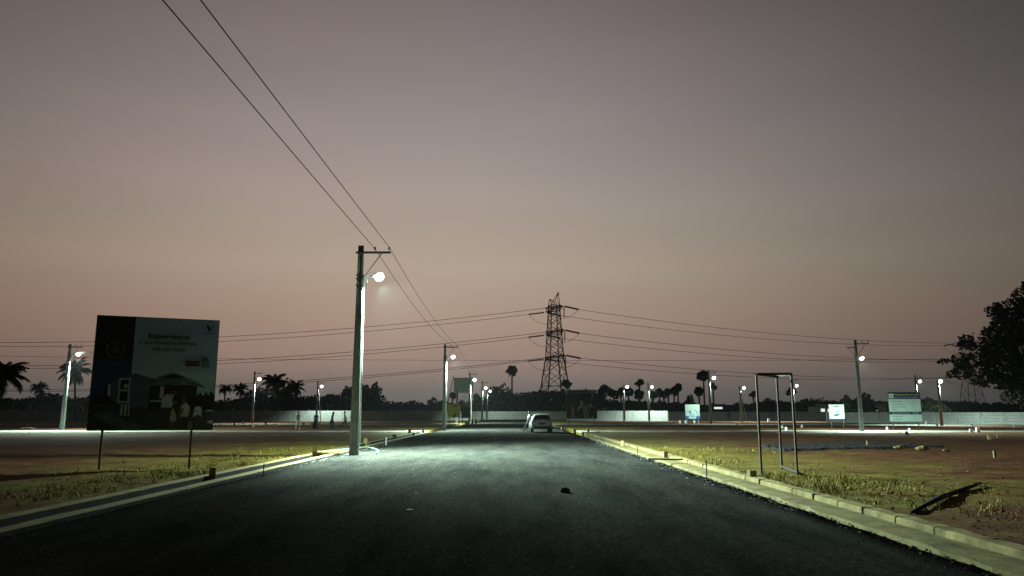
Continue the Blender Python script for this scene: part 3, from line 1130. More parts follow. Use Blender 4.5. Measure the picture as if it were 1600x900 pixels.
# ---- family poster in the middle
Y = 104
B = Board('poster_board', 'dark poster of a dancing family with a pale green header right of the parked car', 'poster board', (xat(885, Y), Y), (xat(933, Y), Y), at(900, 654.5, Y).z, at(900, 609, Y).z, 0.08, M['board_dark'])
B.leg(0.4, 0.1)
B.leg(B.W - 0.4, 0.1)
B.art([
    (rect(0.0, 0.0, 1.0, 0.87), F('poster_dark', (0.050, 0.048, 0.044))),
    (rect(0.0, 0.875, 1.0, 0.995), F('poster_header', (0.34, 0.46, 0.40))),
    (rect(0.08, 0.895, 0.75, 0.97), F('poster_header_text', (0.16, 0.27, 0.22))),
    (rect(0.0, 0.0, 1.0, 0.022), F('poster_strip', (0.42, 0.46, 0.44))),
] + [(rect(u, 0.55, u + 0.018, 0.86), F('poster_slat', (0.17, 0.14, 0.09))) for u in (0.06, 0.13, 0.21, 0.28, 0.36, 0.45, 0.88)] + [
    ([(0.16, 0.04), (0.15, 0.40), (0.20, 0.43), (0.26, 0.40), (0.27, 0.04)], F('poster_pink', (0.53, 0.27, 0.40))),
    ([(0.26, 0.04), (0.34, 0.10), (0.42, 0.03)], F('poster_pink2', (0.20, 0.14, 0.17))),
    ([(0.10, 0.50), (0.13, 0.43), (0.21, 0.46), (0.30, 0.48), (0.38, 0.54), (0.33, 0.57), (0.22, 0.52), (0.16, 0.50)], F('poster_skin', (0.25, 0.14, 0.09))),
    ([(0.34, 0.26), (0.40, 0.42), (0.47, 0.50), (0.45, 0.60), (0.50, 0.64), (0.55, 0.60), (0.55, 0.46), (0.45, 0.36), (0.38, 0.26)], F('poster_mint', (0.54, 0.74, 0.67))),
    ([(0.55, 0.44), (0.56, 0.60), (0.60, 0.60), (0.63, 0.46), (0.60, 0.42)], F('poster_green', (0.06, 0.22, 0.16))),
    ([(0.53, 0.44), (0.56, 0.20), (0.58, 0.03), (0.63, 0.03), (0.60, 0.42)], F('poster_leg', (0.53, 0.58, 0.50))),
    ([(0.61, 0.46), (0.66, 0.20), (0.68, 0.03), (0.73, 0.03), (0.70, 0.25), (0.66, 0.46)], F('poster_leg', (0.53, 0.58, 0.50))),
    ([(0.69, 0.50), (0.72, 0.40), (0.75, 0.27), (0.84, 0.44), (0.83, 0.52)], F('poster_mauve', (0.38, 0.34, 0.38))),
    ([(0.84, 0.46), (0.94, 0.36), (0.93, 0.33), (0.83, 0.43)], F('poster_mauve', (0.38, 0.34, 0.38))),
    (disc_(0.52, 0.68, 0.05, 0.055), F('poster_hair', (0.010, 0.010, 0.010))), (disc_(0.66, 0.71, 0.035, 0.04), F('poster_skin', (0.25, 0.14, 0.09))), (disc_(0.66, 0.74, 0.04, 0.03), F('poster_hair', (0.010, 0.010, 0.010))),
    ([(0.82, 0.03), (0.83, 0.10), (0.85, 0.10), (0.86, 0.03)], F('poster_leg', (0.53, 0.58, 0.50))),
    ([(0.80, 0.60), (0.84, 0.84), (0.87, 0.84), (0.85, 0.62)], F('poster_mauve', (0.38, 0.34, 0.38))),
])

# ---- yellow poster, the dark board beside it and the hoarding on tall posts
Y = 98
B = Board('yellow_poster', 'small yellow poster with a couple standing behind the second lamp pole', 'poster board', (xat(699.5, Y), Y), (xat(719.5, Y), Y), at(710, 652.5, Y).z, at(710, 631.5, Y).z, 0.06, M['board_dark'])
B.leg(0.2, 0.07)
B.leg(B.W - 0.2, 0.07)
yl = F('poster_yellow', (0.70, 0.55, 0.07))
B.art([(rect(0, 0, 1, 1), yl), (rect(0.42, 0.80, 0.72, 0.93), F('poster_olive', (0.10, 0.11, 0.04))), (rect(0.15, 0.57, 0.85, 0.59), F('poster_olive', (0.10, 0.11, 0.04))),
       (rect(0.06, 0.14, 0.26, 0.22), F('poster_rust', (0.30, 0.09, 0.03))),
       ([(0.35, 0.0), (0.42, 0.16), (0.55, 0.24), (0.66, 0.16), (0.70, 0.0)], F('poster_suit', (0.03, 0.035, 0.05))),
       ([(0.62, 0.0), (0.66, 0.18), (0.78, 0.24), (0.92, 0.10), (0.95, 0.0)], F('poster_dress', (0.36, 0.38, 0.38))),
       (disc_(0.57, 0.31, 0.07, 0.065), F('poster_hair', (0.010, 0.010, 0.010))), (disc_(0.77, 0.29, 0.075, 0.07), F('poster_hair', (0.010, 0.010, 0.010))),
       (disc_(0.60, 0.285, 0.04, 0.045), F('poster_skin', (0.25, 0.14, 0.09))), (disc_(0.75, 0.27, 0.04, 0.045), F('poster_skin', (0.25, 0.14, 0.09)))])
Y = 101
B = Board('notice_board', 'dark board with a pale top strip just right of the yellow poster', 'board', (xat(720.5, Y), Y), (xat(735, Y), Y), at(726, 653, Y).z, at(726, 632, Y).z, 0.06, M['board_dark'])
B.leg(0.2, 0.07)
B.leg(B.W - 0.2, 0.07)
B.art([(rect(0, 0.78, 1, 1), F('strip_teal', (0.16, 0.20, 0.20))), (rect(0, 0, 1, 0.77), F('poster_grey', (0.045, 0.05, 0.055)))])
Y = 124
B = Board('hoarding', 'blank grey green hoarding raised on tall posts behind the third lamp pole', 'hoarding', (xat(708.5, Y), Y), (xat(739, Y), Y), at(720, 614, Y).z, at(720, 590, Y).z, 0.12, M['board_back'])
MB().box((0.55, 0.3, B.z0 / 2), (0.34, 0.3, B.z0)).build('leg', M['pole'], B.t)
MB().box((B.W - 0.4, 0.3, B.z0 / 2), (0.34, 0.3, B.z0)).build('leg', M['pole'], B.t)
MB().beam((-1.6, 0.4, 0), (-0.05, 0.2, B.z1 + 0.35), 0.11).build('brace', M['steel'], B.t)
for q in range(5):
    MB().beam((1.5 + q * 0.27, 0.35, 2.1), (1.5 + q * 0.27, 0.35, B.z0), 0.035).build('bar', M['rust'], B.t)
for zz in (2.6, 3.4, 4.2):
    MB().beam((1.4, 0.39, zz), (2.75, 0.39, zz), 0.035).build('bar', M['rust'], B.t)

# ---- blue and white sign
Y = 116
B = Board('site_sign', 'white sign with a blue city drawing on two short legs beside the lamp pole', 'sign', (xat(1071, Y), Y), (xat(1093.5, Y), Y), at(1080, 655, Y).z, at(1080, 632, Y).z, 0.06, M['white'])
B.leg(0.22, 0.13, B.z0 + 0.05, M['galv'])
B.leg(B.W - 0.22, 0.13, B.z0 + 0.05, M['galv'])
blu, teal, wht = F('sign_blue', (0.03, 0.11, 0.24)), F('sign_teal', (0.06, 0.14, 0.16)), F('sign_white', (0.34, 0.42, 0.37))
B.art([(rect(0.0, 0.0, 1, 1), wht), (rect(0.04, 0.2, 0.96, 0.55), F('sign_ice', (0.44, 0.58, 0.62))),
       (rect(0.0, 0.0, 1.0, 0.22), blu), ([(0.2, 0.04), (0.24, 0.20), (0.76, 0.20), (0.70, 0.02)], F('sign_ice', (0.44, 0.58, 0.62))),
       (rect(0.40, 0.84, 0.58, 0.92), F('sign_grey', (0.30, 0.36, 0.33))), (rect(0.25, 0.40, 0.40, 0.55), teal), (rect(0.30, 0.27, 0.40, 0.33), teal),
       ([(0.68, 0.60), (0.73, 0.60), (0.92, 0.25), (0.87, 0.25)], teal), ([(0.03, 0.40), (0.05, 0.46), (0.22, 0.55), (0.24, 0.50)], teal),
       ([(0.46, 0.33), (0.50, 0.42), (0.54, 0.34), (0.58, 0.42), (0.60, 0.30)], F('sign_steel', (0.20, 0.30, 0.36))), (rect(0.45, 0.17, 0.56, 0.20), teal),
       (rect(0.84, 0.48, 1.0, 0.52), teal)])
# ---- small white sign with a boat like emblem
Y = 77
B = Board('plot_sign', 'small white sign with a blue emblem on a single post', 'sign', (xat(1296, Y), Y), (xat(1319.5, Y), Y), at(1307, 654.5, Y).z, at(1307, 632, Y).z, 0.05, M['white'])
B.leg(0.18, 0.06, B.z0 + 0.3, M['rust'])
B.leg(B.W - 0.14, 0.05, B.z0 + 0.3, M['rust'])
B.art([(rect(0, 0, 1, 1), F('sign_pale', (0.46, 0.52, 0.47))), (rect(0, 0, 1, 0.18), F('sign_lilac', (0.42, 0.47, 0.54))), (rect(0.30, 0.84, 0.68, 0.91), F('sign_ink', (0.10, 0.12, 0.12))),
       ([(0.25, 0.27), (0.45, 0.16), (0.74, 0.35), (0.62, 0.37), (0.46, 0.30), (0.30, 0.32)], F('sign_navy', (0.02, 0.05, 0.10))),
       ([(0.36, 0.30), (0.34, 0.42), (0.58, 0.60), (0.63, 0.64), (0.65, 0.44), (0.56, 0.33)], F('sign_ice2', (0.22, 0.38, 0.50))), (disc_(0.46, 0.36, 0.05, 0.05), F('sign_sky', (0.45, 0.62, 0.75)))])
# ---- price list sign
Y = 80
B = Board('price_list_sign', 'large pale green list sign with dark blue header bands at right', 'sign', (xat(1390, Y), Y), (xat(1440, Y), Y), at(1415, 658.5, Y).z, at(1415, 612.5, Y).z, 0.06, M['board_dark'])
B.leg(0.35, 0.09)
B.leg(B.W - 0.35, 0.09)
mint, nvy, ink2, gld = F('list_mint', (0.38, 0.50, 0.44)), F('list_navy', (0.012, 0.025, 0.06)), F('list_ink', (0.04, 0.07, 0.07)), F('list_gold', (0.42, 0.38, 0.06))
B.art([(rect(0, 0, 1, 1), mint), (rect(0, 0.76, 1, 1), nvy), (rect(0.02, 0.79, 0.17, 0.945), mint), (rect(0.0, 0.235, 1, 0.33), nvy),
       ([(0.06, 0.89), (0.09, 0.83), (0.13, 0.90), (0.10, 0.87)], F('list_teal', (0.05, 0.20, 0.20)))])
B.text('Rajamundry prices', 0.58, 0.885, 0.055, gld, width=0.76, bold=0.02)
B.text('PLOTS FOR SALE HERE', 0.56, 0.80, 0.03, mint, width=0.70)
for q, (a, c, wl_) in enumerate((('INFRASTRUCTURE', '200 FT', 0.30), ('BUILT TO ORDER', '40 FT', 0.33), ('LAYOUT & CLEARING', '30 FT', 0.42), ('AMENITY', '1 FEE', 0.17))):
    B.text(a, 0.09, 0.665 - q * 0.095, 0.030, ink2, width=wl_, align='LEFT', bold=0.02)
    B.text(c, 0.72, 0.67 - q * 0.095, 0.028, F('list_grey', (0.16, 0.24, 0.21)), width=0.15, align='LEFT')
B.text('Plan costs & savings', 0.09, 0.262, 0.038, mint, width=0.54, align='LEFT')
B.text('00,000', 0.72, 0.262, 0.038, mint, width=0.18, align='LEFT')
for q, (a, c) in enumerate((('CORNER PLOTS', '30 FT'), ('GARDENS', '20 FT'))):
    B.text(a, 0.08 + q * 0.03, 0.15 - q * 0.09, 0.030, ink2, width=0.33 - q * 0.1, align='LEFT', bold=0.02)
    B.text(c, 0.73, 0.15 - q * 0.09, 0.028, F('list_grey', (0.16, 0.24, 0.21)), width=0.14, align='LEFT')

# ================================================================== open steel frame on the right plot
fa, fb, fc = gnd(1190, 741, 0.05), gnd(1246, 741, 0.05), gnd(1222, 734, 0.05)
fr = thing('steel_frame', 'empty triangular frame of thin rusty steel bars standing on the right plot', 'frame', tuple(fa))
fh = 2.58
for p in (fa, fb, fc):
    q = p - fa
    MB().beam((q.x, q.y, -0.15), (q.x, q.y, fh), 0.05).build('post', M['rust'], fr)
for p, q in ((fa, fb), (fa, fc), (fb, fc)):
    a, b_ = p - fa, q - fa
    MB().beam((a.x, a.y, fh + 0.02), (b_.x, b_.y, fh + 0.025), 0.055, 0.06).build('top_bar', M['rust'], fr)
a, b_ = fc - fa, fb - fa
MB().beam((a.x, a.y, 0.10), (b_.x, b_.y, 0.06), 0.05).build('bottom_bar', M['rust'], fr)

# ================================================================== boundary walls
def boundary_wall(label, pts, h, panel=3.3, name='boundary_wall', post_up=0.0, gap=0):
    t = thing(name, label, 'wall', (pts[0][0], pts[0][1], 0))
    o0 = Vector((pts[0][0], pts[0][1], 0))
    pm = {}
    for (a, b_) in zip(pts[:-1], pts[1:]):
        a, b_ = Vector((a[0], a[1], 0)) - o0, Vector((b_[0], b_[1], 0)) - o0
        d = b_ - a
        n = max(1, round(d.length / panel))
        rz = math.atan2(d.y, d.x)
        key = round(d.length / n, 2)
        if key not in pm:
            c = MB()
            rows = 4
            for r in range(rows):  # four stacked planks per bay with open joints
                z0 = r * h / rows
                c.box((0, 0, z0 + h / rows / 2 - 0.005), (d.length / n - 0.24, 0.06, h / rows - 0.022))
            pm[key] = c.mesh('wall_panel', M['wall'])
            pm['post'] = MB().box((0, 0, (h + 0.12 + post_up) / 2 - 0.1), (0.22, 0.2, h + 0.12 + post_up)).mesh('wall_post', M['wall'])
        for k in range(n):
            c = a + d * ((k + 0.5) / n)
            o = link('wall_panel', pm[key], t, c)
            o.rotation_euler = (0, 0, rz)
            o = link('wall_post', pm['post'], t, a + d * (k / n))
            o.rotation_euler = (0, 0, rz)
    link('wall_post', pm['post'], t, b_)
    return t


boundary_wall('pale panelled boundary wall behind the walking people on the left', [(xat(-60, 150), 152), (xat(330, 148), 150), (xat(560, 146), 148), (xat(735, 162), 164)], 2.05)
boundary_wall('teal lit boundary wall across the end of the road', [(xat(737, 186), 186), (xat(888, 186), 186)], 2.0)
boundary_wall('bright pale boundary wall right of the family poster', [(xat(886, 158), 158), (xat(1043, 151), 151)], 2.05)
boundary_wall('unlit boundary wall behind the blue and white sign', [(xat(1046, 176), 176), (xat(1290, 176), 176)], 1.9)
boundary_wall('long pale boundary wall at the far right before the big tree', [(xat(1292, 128), 128), (xat(1430, 117), 117), (xat(1530, 108), 108), (xat(1720, 100), 100)], 1.72, panel=3.0)

# ================================================================== transmission tower
unit = MB().box((0, 0, 0), (1, 1, 1)).mesh('steel_member', M['lattice'])


def member(name, parent, a, b_, w):
    a, b_ = Vector(a), Vector(b_)
    d = b_ - a
    z = d.normalized()
    up = Vector((0, 0, 1)) if abs(z.z) < 0.95 else Vector((0, 1, 0))
    x = up.cross(z).normalized()
    y = z.cross(x)
    o = link(name, unit, parent)
    mx = Matrix((x, y, z)).transposed().to_4x4()
    mx.translation = (a + b_) / 2
    o.matrix_local = mx @ Matrix.Diagonal((w * MEMBER_K[0], w * MEMBER_K[0], d.length, 1))
    return o


string_mesh = None


def insulator_string_mesh():
    c = MB()
    c.tube([(0, 0, -0.5), (0, 0, 0.5)], 0.12, 6)
    for k in range(9):
        z = -0.44 + k * 0.11
        c.tube([(0, 0, z - 0.035), (0, 0, z + 0.035)], 0.30, 8)
    return c.mesh('insulator_string', M['disc'])


MEMBER_K = [1.0]


def lattice_tower(x, y, rz, label, arm_l=8.2, lines=(1, -1), full=True, zs=(19.7, 28.0, 36.0), dirs=None):
    """square lattice body; local X runs along the line, local Y along the cross arms"""
    t = thing('lattice_tower', label, 'power pylon', (x, y, 0), rz)
    ztop = 39.2

    def half(z):
        return 4.9 + (2.35 - 4.9) * z / 20.0 if z < 20 else 2.35 + (1.55 - 2.35) * (z - 20) / 16

    levels = [0, 5.5, 10.5, 15.0, zs[0], 22.6, 25.3, zs[1], 30.7, 33.4, zs[2], 38.2]
    C = lambda i, z: Vector((half(z) * (1, 1, -1, -1)[i], half(z) * (1, -1, -1, 1)[i], z))
    for i in range(4):
        member('leg', t, C(i, -0.3), C(i, 20), 0.34)
        member('leg', t, C(i, 20), C(i, levels[-1]), 0.26)
    for z0, z1 in zip(levels[:-1], levels[1:]):
        for i in range(4):
            j = (i + 1) % 4
            member('cross_brace', t, C(i, z0), C(j, z1), 0.15)
            member('cross_brace', t, C(j, z0), C(i, z1), 0.15)
            if full and (z0 in zs or z0 == 10.5):
                member('girt', t, C(i, z0), C(j, z0), 0.16)
    # peak carrying the earth wires: two ears
    for s in (1, -1):
        tip = Vector((0, s * 4.2, 41.8 if s < 0 else 40.6))
        for q in (1, -1):
            h = half(38.2)
            member('peak', t, (q * h, s * h, 38.2), tip, 0.14)
            member('peak', t, (q * h, s * h, zs[2]), tip, 0.14)
        member('peak', t, (half(38.2), -s * half(38.2), 38.2), tip, 0.12)
    global string_mesh
    if string_mesh is None:
        string_mesh = insulator_string_mesh()
    tips = []
    for k, z in enumerate(zs):
        L = arm_l + (0.9 - 0.45 * k)
        h = half(z)
        for s in (1, -1):
            tip = Vector((0, s * L, z + 0.5))
            for q in (1, -1):
                member('cross_arm', t, (q * h, s * h, z), tip, 0.18)
                member('cross_arm', t, (q * half(z + 1.9), s * half(z + 1.9), z + 1.9), tip, 0.15)
            for f in (0.3, 0.6):
                a = Vector((h, s * h, z)).lerp(tip, f)
                b_ = Vector((-h, s * h, z)).lerp(tip, f)
                c = Vector((half(z + 1.9), s * half(z + 1.9), z + 1.9)).lerp(tip, f)
                member('arm_brace', t, a, b_, 0.11)
                member('arm_brace', t, a, c, 0.11)
            # tension strings to both sides and the jumper loop between them
            ends = []
            for q in lines:
                a = tip + Vector((q * 0.5, 0, -0.1))
                dv = Vector((q * 5.4, (dirs or {}).get(q, 0.0), -0.75))
                e = a + dv
                o = link('insulator_string', string_mesh, t)
                zz = dv.normalized()
                xx = Vector((0, 1, 0)).cross(zz).normalized()
                yy = zz.cross(xx)
                mx = Matrix((xx, yy, zz)).transposed().to_4x4()
                mx.translation = (a + e) / 2
                o.matrix_local = mx @ Matrix.Diagonal((1, 1, dv.length, 1))
                ends.append(e)
                tips.append((k, s, q, e))
            if len(ends) == 2:
                c = MB()
                c.tube(sag_curve(ends[0], ends[1], 3.2, 12), 0.06, 5)
                c.build('jumper_loop', M['wire'], t, smooth=True)
            if s < 0:
                o = link('insulator_string', string_mesh, t)
                o.matrix_local = Matrix.Translation(tip + Vector((0.3, 0, -2.0))) @ Matrix.Diagonal((0.7, 0.7, 3.6, 1))
    bpy.context.view_layer.update()
    return t, tips


T1 = (at(867, 612, 250).x, 250)
T2 = (at(1518, 612, 375).x, 375)
tower1, tips1 = lattice_tower(T1[0], T1[1], R(18), 'tall dark lattice power pylon rising behind the trees beyond the car', dirs={-1: 1.2, 1: 0.8})
MEMBER_K[0] = 0.55
tower2, tips2 = lattice_tower(T2[0], T2[1], R(30), 'distant lattice power pylon mostly hidden behind the big tree at right', lines=(-1, 1))
mw1, mw2 = tower1.matrix_world.copy(), tower2.matrix_world.copy()
lvl = ('lowest', 'middle', 'top')
T0y = 246
for k, s, q, e in tips1:
    a = mw1 @ e
    if q > 0:
        e2 = [c for (kk, ss, qq, c) in tips2 if kk == k and ss == s and qq < 0][0]
        b_ = mw2 @ e2
        lab = '%s power line from the pylon to the right, %s strand of its pair' % (lvl[k], 'upper' if s < 0 else 'lower')
        sag = 3.2
    else:
        b_ = a + Vector((-330, 30 - (T1[1] - T0y), -2.0))
        lab = '%s power line from the pylon to the left, %s strand of its pair' % (lvl[k], 'upper' if s < 0 else 'lower')
        sag = 9.0
    c = MB()
    c.tube(sag_curve(a, b_, sag, 30), 0.075, 5)
    tag(c.build('power_line', M['wire'], smooth=True), lab, 'power line', 'power lines strung between the pylons')
# a separate thin line crossing in front of the pylon, level across the whole view
c = MB()
c.tube(sag_curve(at(-260, 552, 230), at(1500, 561, 230), 1.2, 40), 0.045, 5)
tag(c.build('power_line', M['wire'], smooth=True), 'single thin level wire crossing the sky in front of the lowest pylon arms', 'power line', 'power lines strung between the pylons')

# ================================================================== TREES
def leaf_quad(b, c, s, rg):
    n = Vector((rg.gauss(0, 1), rg.gauss(0, 1), rg.gauss(0, 1))).normalized()
    x = n.orthogonal().normalized()
    y = n.cross(x)
    a = rg.uniform(0, 6.283)
    x, y = x * math.cos(a) + y * math.sin(a), y * math.cos(a) - x * math.sin(a)
    s *= rg.uniform(0.6, 1.3)
    w = s * rg.uniform(0.45, 0.8)
    b.add([c - x * s, c - y * w + n * s * 0.15, c + x * s, c + y * w + n * s * 0.15], [(0, 1, 2, 3)])


def crown_mb(lobes, n, leaf, rg, b=None, fill=0.25):
    b = b or MB()
    vol = [r[0] * r[1] + r[1] * r[2] + r[0] * r[2] for _, r in lobes]
    tot = sum(vol)
    for (c, r), v in zip(lobes, vol):
        c = Vector(c)
        for k in range(max(6, int(n * v / tot))):
            d = Vector((rg.gauss(0, 1), rg.gauss(0, 1), rg.gauss(0, 1))).normalized()
            f = rg.random() ** (1 / 3) if rg.random() < fill else rg.uniform(0.72, 1.08)
            f *= 1 + 0.22 * noise.noise(d * 2.3 + c * 0.37)
            leaf_quad(b, c + Vector((d.x * r[0], d.y * r[1], d.z * r[2])) * f, leaf, rg)
    return b


def broad_tree(x, y, h, w, label, seed, n=900, leaf=0.45, trunk_h=None, lobes=None, group='broadleaf trees beyond the walls', name='broadleaf_tree'):
    rg = random.Random(seed)
    t = thing(name, label, 'tree', (x, y, 0), 0, group)
    if lobes is None:
        lobes = []
        for k in range(9):
            a = rg.uniform(0, 6.283)
            rr = w * rg.uniform(0.1, 0.62)
            z = h * rg.uniform(0.35, 0.80)
            s = w * rg.uniform(0.32, 0.5) * (1.15 - 0.5 * (z / h - 0.35))
            lobes.append(((rr * math.cos(a), rr * math.sin(a), z), (s, s, min(s * 0.85, h - z))))
        lobes.append(((0, 0, h * 0.74), (w * 0.45, w * 0.45, h * 0.26)))
        lobes.append(((0, 0, h * 0.4), (w * 0.8, w * 0.8, h * 0.33)))
    crown_mb(lobes, n, leaf, rg).build('crown', M['leaf'], t)
    b = MB()
    th = trunk_h or h * 0.5
    r0 = max(0.12, h * 0.028)
    b.tube([(0, 0, -0.2), (0.1 * r0, 0, th * 0.5), (rg.uniform(-.2, .2), rg.uniform(-.2, .2), th), (rg.uniform(-.5, .5), rg.uniform(-.5, .5), h * 0.8)], [r0 * 1.3, r0, r0 * 0.8, r0 * 0.25], 8)
    for (c, r) in lobes[:6]:
        st_ = Vector((0, 0, th * rg.uniform(0.7, 1.0)))
        mid = st_.lerp(Vector(c), 0.5) + Vector((0, 0, -0.06 * h))
        b.tube([st_, mid, c], [r0 * 0.6, r0 * 0.4, r0 * 0.12], 6)
    b.build('trunk', M['bark'], t, smooth=True)
    return t


def palmyra_meshes(seed):
    """fan palm: ball of stiff fan leaves on a bare trunk; crown built around the origin, radius 1"""
    rg = random.Random(seed)
    b = MB()
    for k in range(34):
        d = Vector((rg.gauss(0, 1), rg.gauss(0, 1), rg.gauss(0.35, 0.8))).normalized()
        c = d * rg.uniform(0.36, 0.56)
        n = (d + Vector((rg.gauss(0, .5), rg.gauss(0, .5), rg.gauss(0, .5)))).normalized()
        side = d.cross(n)
        if side.length < 0.1:
            side = d.orthogonal()
        side.normalize()
        n = side.cross(d).normalized()
        rad = rg.uniform(0.38, 0.56)
        vs = [c]
        seg = 15
        for q in range(seg):
            a = -2.2 + 4.4 * q / (seg - 1)
            rr = rad * (1.0 if q % 2 == 0 else 0.72)
            vs.append(c + (d * math.cos(a) + side * math.sin(a)) * rr + n * rr * 0.25 * math.cos(a * 2.0) * 0.4 - Vector((0, 0, 0.12 * rr)))
        b.add(vs, [(0, q, q + 1) for q in range(1, seg)])
        b.tube([(0, 0, 0), c], 0.025, 4)
    # short skirt of dead leaves
    for k in range(8):
        a = rg.uniform(0, 6.283)
        c = Vector((0.18 * math.cos(a), 0.18 * math.sin(a), -0.35))
        leaf_quad(b, c + Vector((0, 0, rg.uniform(-0.25, 0.1))), 0.2, rg)
    return b.mesh('crown', M['palm'])


PALMYRA = [palmyra_meshes(s) for s in (1, 2, 3, 4)]
trunk_unit = MB()
trunk_unit.tube([(0, 0, 0), (0.02, 0, 0.3), (-0.01, 0.01, 0.7), (0, 0, 1.0)], [1.25, 0.95, 0.85, 0.8], 8)
trunk_unit = trunk_unit.mesh('trunk', M['bark'], True)
trng = random.Random(77)


def palmyra(px, py, r_px, label, Y=205, trunk_r=0.26):
    c = at(px, py, Y)
    r = r_px / _F * Y * 1.1
    t = thing('fan_palm', label, 'palm tree', (c.x, Y, 0), trng.uniform(0, 6.28), 'fan palms beyond the walls')
    o = link('crown', PALMYRA[trng.randrange(4)], t, (0, 0, c.z))
    o.scale = (r * trng.uniform(0.95, 1.1), r * trng.uniform(0.95, 1.1), r * trng.uniform(0.85, 1.05))
    o = link('trunk', trunk_unit, t, (0, 0, -0.2))
    o.scale = (trunk_r, trunk_r, c.z + 0.2)
    return t


def coconut_mesh(seed, n=30):
    rg = random.Random(seed)
    b = MB()
    for k in range(n):
        a = 6.283 * k / n + rg.uniform(-0.2, 0.2)
        el = rg.uniform(-0.45, 1.5)
        d = Vector((math.cos(a), math.sin(a), 0))
        L = rg.uniform(0.85, 1.1)
        pts = []
        p = Vector((0, 0, 0))
        ang = el
        for q in range(9):
            pts.append(p.copy())
            p = p + (d * math.cos(ang) + Vector((0, 0, math.sin(ang)))) * (L / 8)
            ang -= rg.uniform(0.12, 0.25)
        b.tube(pts, [0.022, 0.02, 0.018, 0.016, 0.014, 0.012, 0.01, 0.007, 0.004], 4, caps=False)
        sd = Vector((-d.y, d.x, 0))
        for q in range(1, 9):
            f = q / 8
            ll = 0.30 * math.sin(math.pi * min(0.97, 0.15 + 0.8 * f)) + 0.05
            for s in (1, -1):
                for m in (0.0, 0.5):
                    c = pts[q].lerp(pts[q - 1], m)
                    tan = (pts[q] - pts[q - 1]).normalized()
                    e = c + sd * s * ll * 0.62 + tan * ll * 0.35 + Vector((0, 0, -ll * rg.uniform(0.35, 0.75)))
                    w = tan * 0.055
                    b.add([c - w, c + w, e + w * 0.3], [(0, 1, 2)])
    for k in range(7):
        a = rg.uniform(0, 6.28)
        b.ball((0.07 * math.cos(a), 0.07 * math.sin(a), -0.07), 0.05, 6, 4)
    return b.mesh('crown', M['palm'])


COCO = [coconut_mesh(s) for s in (5, 6, 7)]


def coconut(px, py, r_px, label, Y, lean=(0, 0), trunk_r=0.2):
    c = at(px, py, Y)
    r = r_px / _F * Y
    t = thing('coconut_palm', label, 'palm tree', (c.x, Y, 0), 0, 'coconut palms beyond the walls')
    o = link('crown', COCO[trng.randrange(3)], t, (0, 0, c.z))
    o.scale = (r, r, r)
    o.rotation_euler = (0, 0, trng.uniform(0, 6.28))
    b = MB()
    H = c.z
    b.tube([(lean[0], lean[1], -0.2), (lean[0] * 0.75, lean[1] * 0.7, H * 0.3), (lean[0] * 0.3, lean[1] * 0.3, H * 0.7), (0, 0, H)], [trunk_r * 1.4, trunk_r, trunk_r * 0.85, trunk_r * 0.75], 8)
    b.build('trunk', M['bark'], t, smooth=True)
    return t


coconut(5, 588, 42, 'largest coconut palm cut by the left edge of the picture', 118, lean=(-0.8, 0), trunk_r=0.26)
coconut(62, 607, 15, 'small coconut palm between the left edge palm and the lamp pole', 190)
coconut(117, 580, 28, 'coconut palm with a slim bent trunk right behind the lamp pole left of the billboard', 150, lean=(1.0, 0))
coconut(352, 608, 13, 'leftmost small coconut palm beside the right edge of the billboard', 170)
coconut(376, 608, 14, 'coconut palm close left of the lamp pole right of the billboard', 172)
coconut(429, 597, 23, 'tallest bushy coconut palm right of the lamp pole beyond the billboard', 165)
coconut(462, 605, 17, 'coconut palm at the right end of the bushy palm cluster', 168)

for px, py, r, lab in (
        (800, 580, 9.5, 'lone tall fan palm left of the pylon above the dark wood'),
        (886, 601, 9, 'fan palm in front of the right foot of the pylon'),
        (945, 613, 13, 'broad fan palm just right of the family poster'),
        (959, 617, 9, 'fan palm close right of the broad one by the poster'),
        (970, 614, 9, 'fan palm directly left of the dim lamp post'),
        (982, 612, 9, 'fan palm directly right of the dim lamp post'),
        (999, 599, 8, 'taller fan palm rising above its neighbours left of the bright lamp post'),
        (998, 616, 9, 'lower fan palm below the taller one left of the bright lamp post'),
        (1020, 619, 9, 'fan palm right behind the bright lamp post'),
        (1030, 614, 8, 'fan palm a little right of the bright lamp post'),
        (1037, 618, 8, 'low fan palm in the middle of the palm row'),
        (1044, 614, 8, 'fan palm left of the leaning tall pair'),
        (1053, 612, 9, 'fan palm under the drooping tall one'),
        (1059, 606, 8.5, 'drooping tall fan palm near the right end of the palm row'),
        (1092, 612, 8.5, 'fan palm between the round tree and the lamp pole'),
        (1099, 588, 9.5, 'tallest fan palm beside the lamp pole with cross arm'),
        (1114, 604, 7.5, 'lamp lit fan palm right behind the bright lamp'),
        (1177, 617, 8, 'small fan palm left behind the open steel frame'),
        (1236, 612, 8, 'small fan palm right behind the open steel frame'),
        (707, 619, 7, 'small fan palm below the raised hoarding'),
        (745, 622, 7, 'small fan palm right of the third lamp pole')):
    palmyra(px, py, r, lab, Y=205 + trng.uniform(-6, 12))


def bt(px, top, halfw, Y, label, seed, n=900, leaf=0.42):
    c = at(px, top, Y)
    return broad_tree(c.x, Y, c.z, halfw / _F * Y, label, seed, n, leaf)


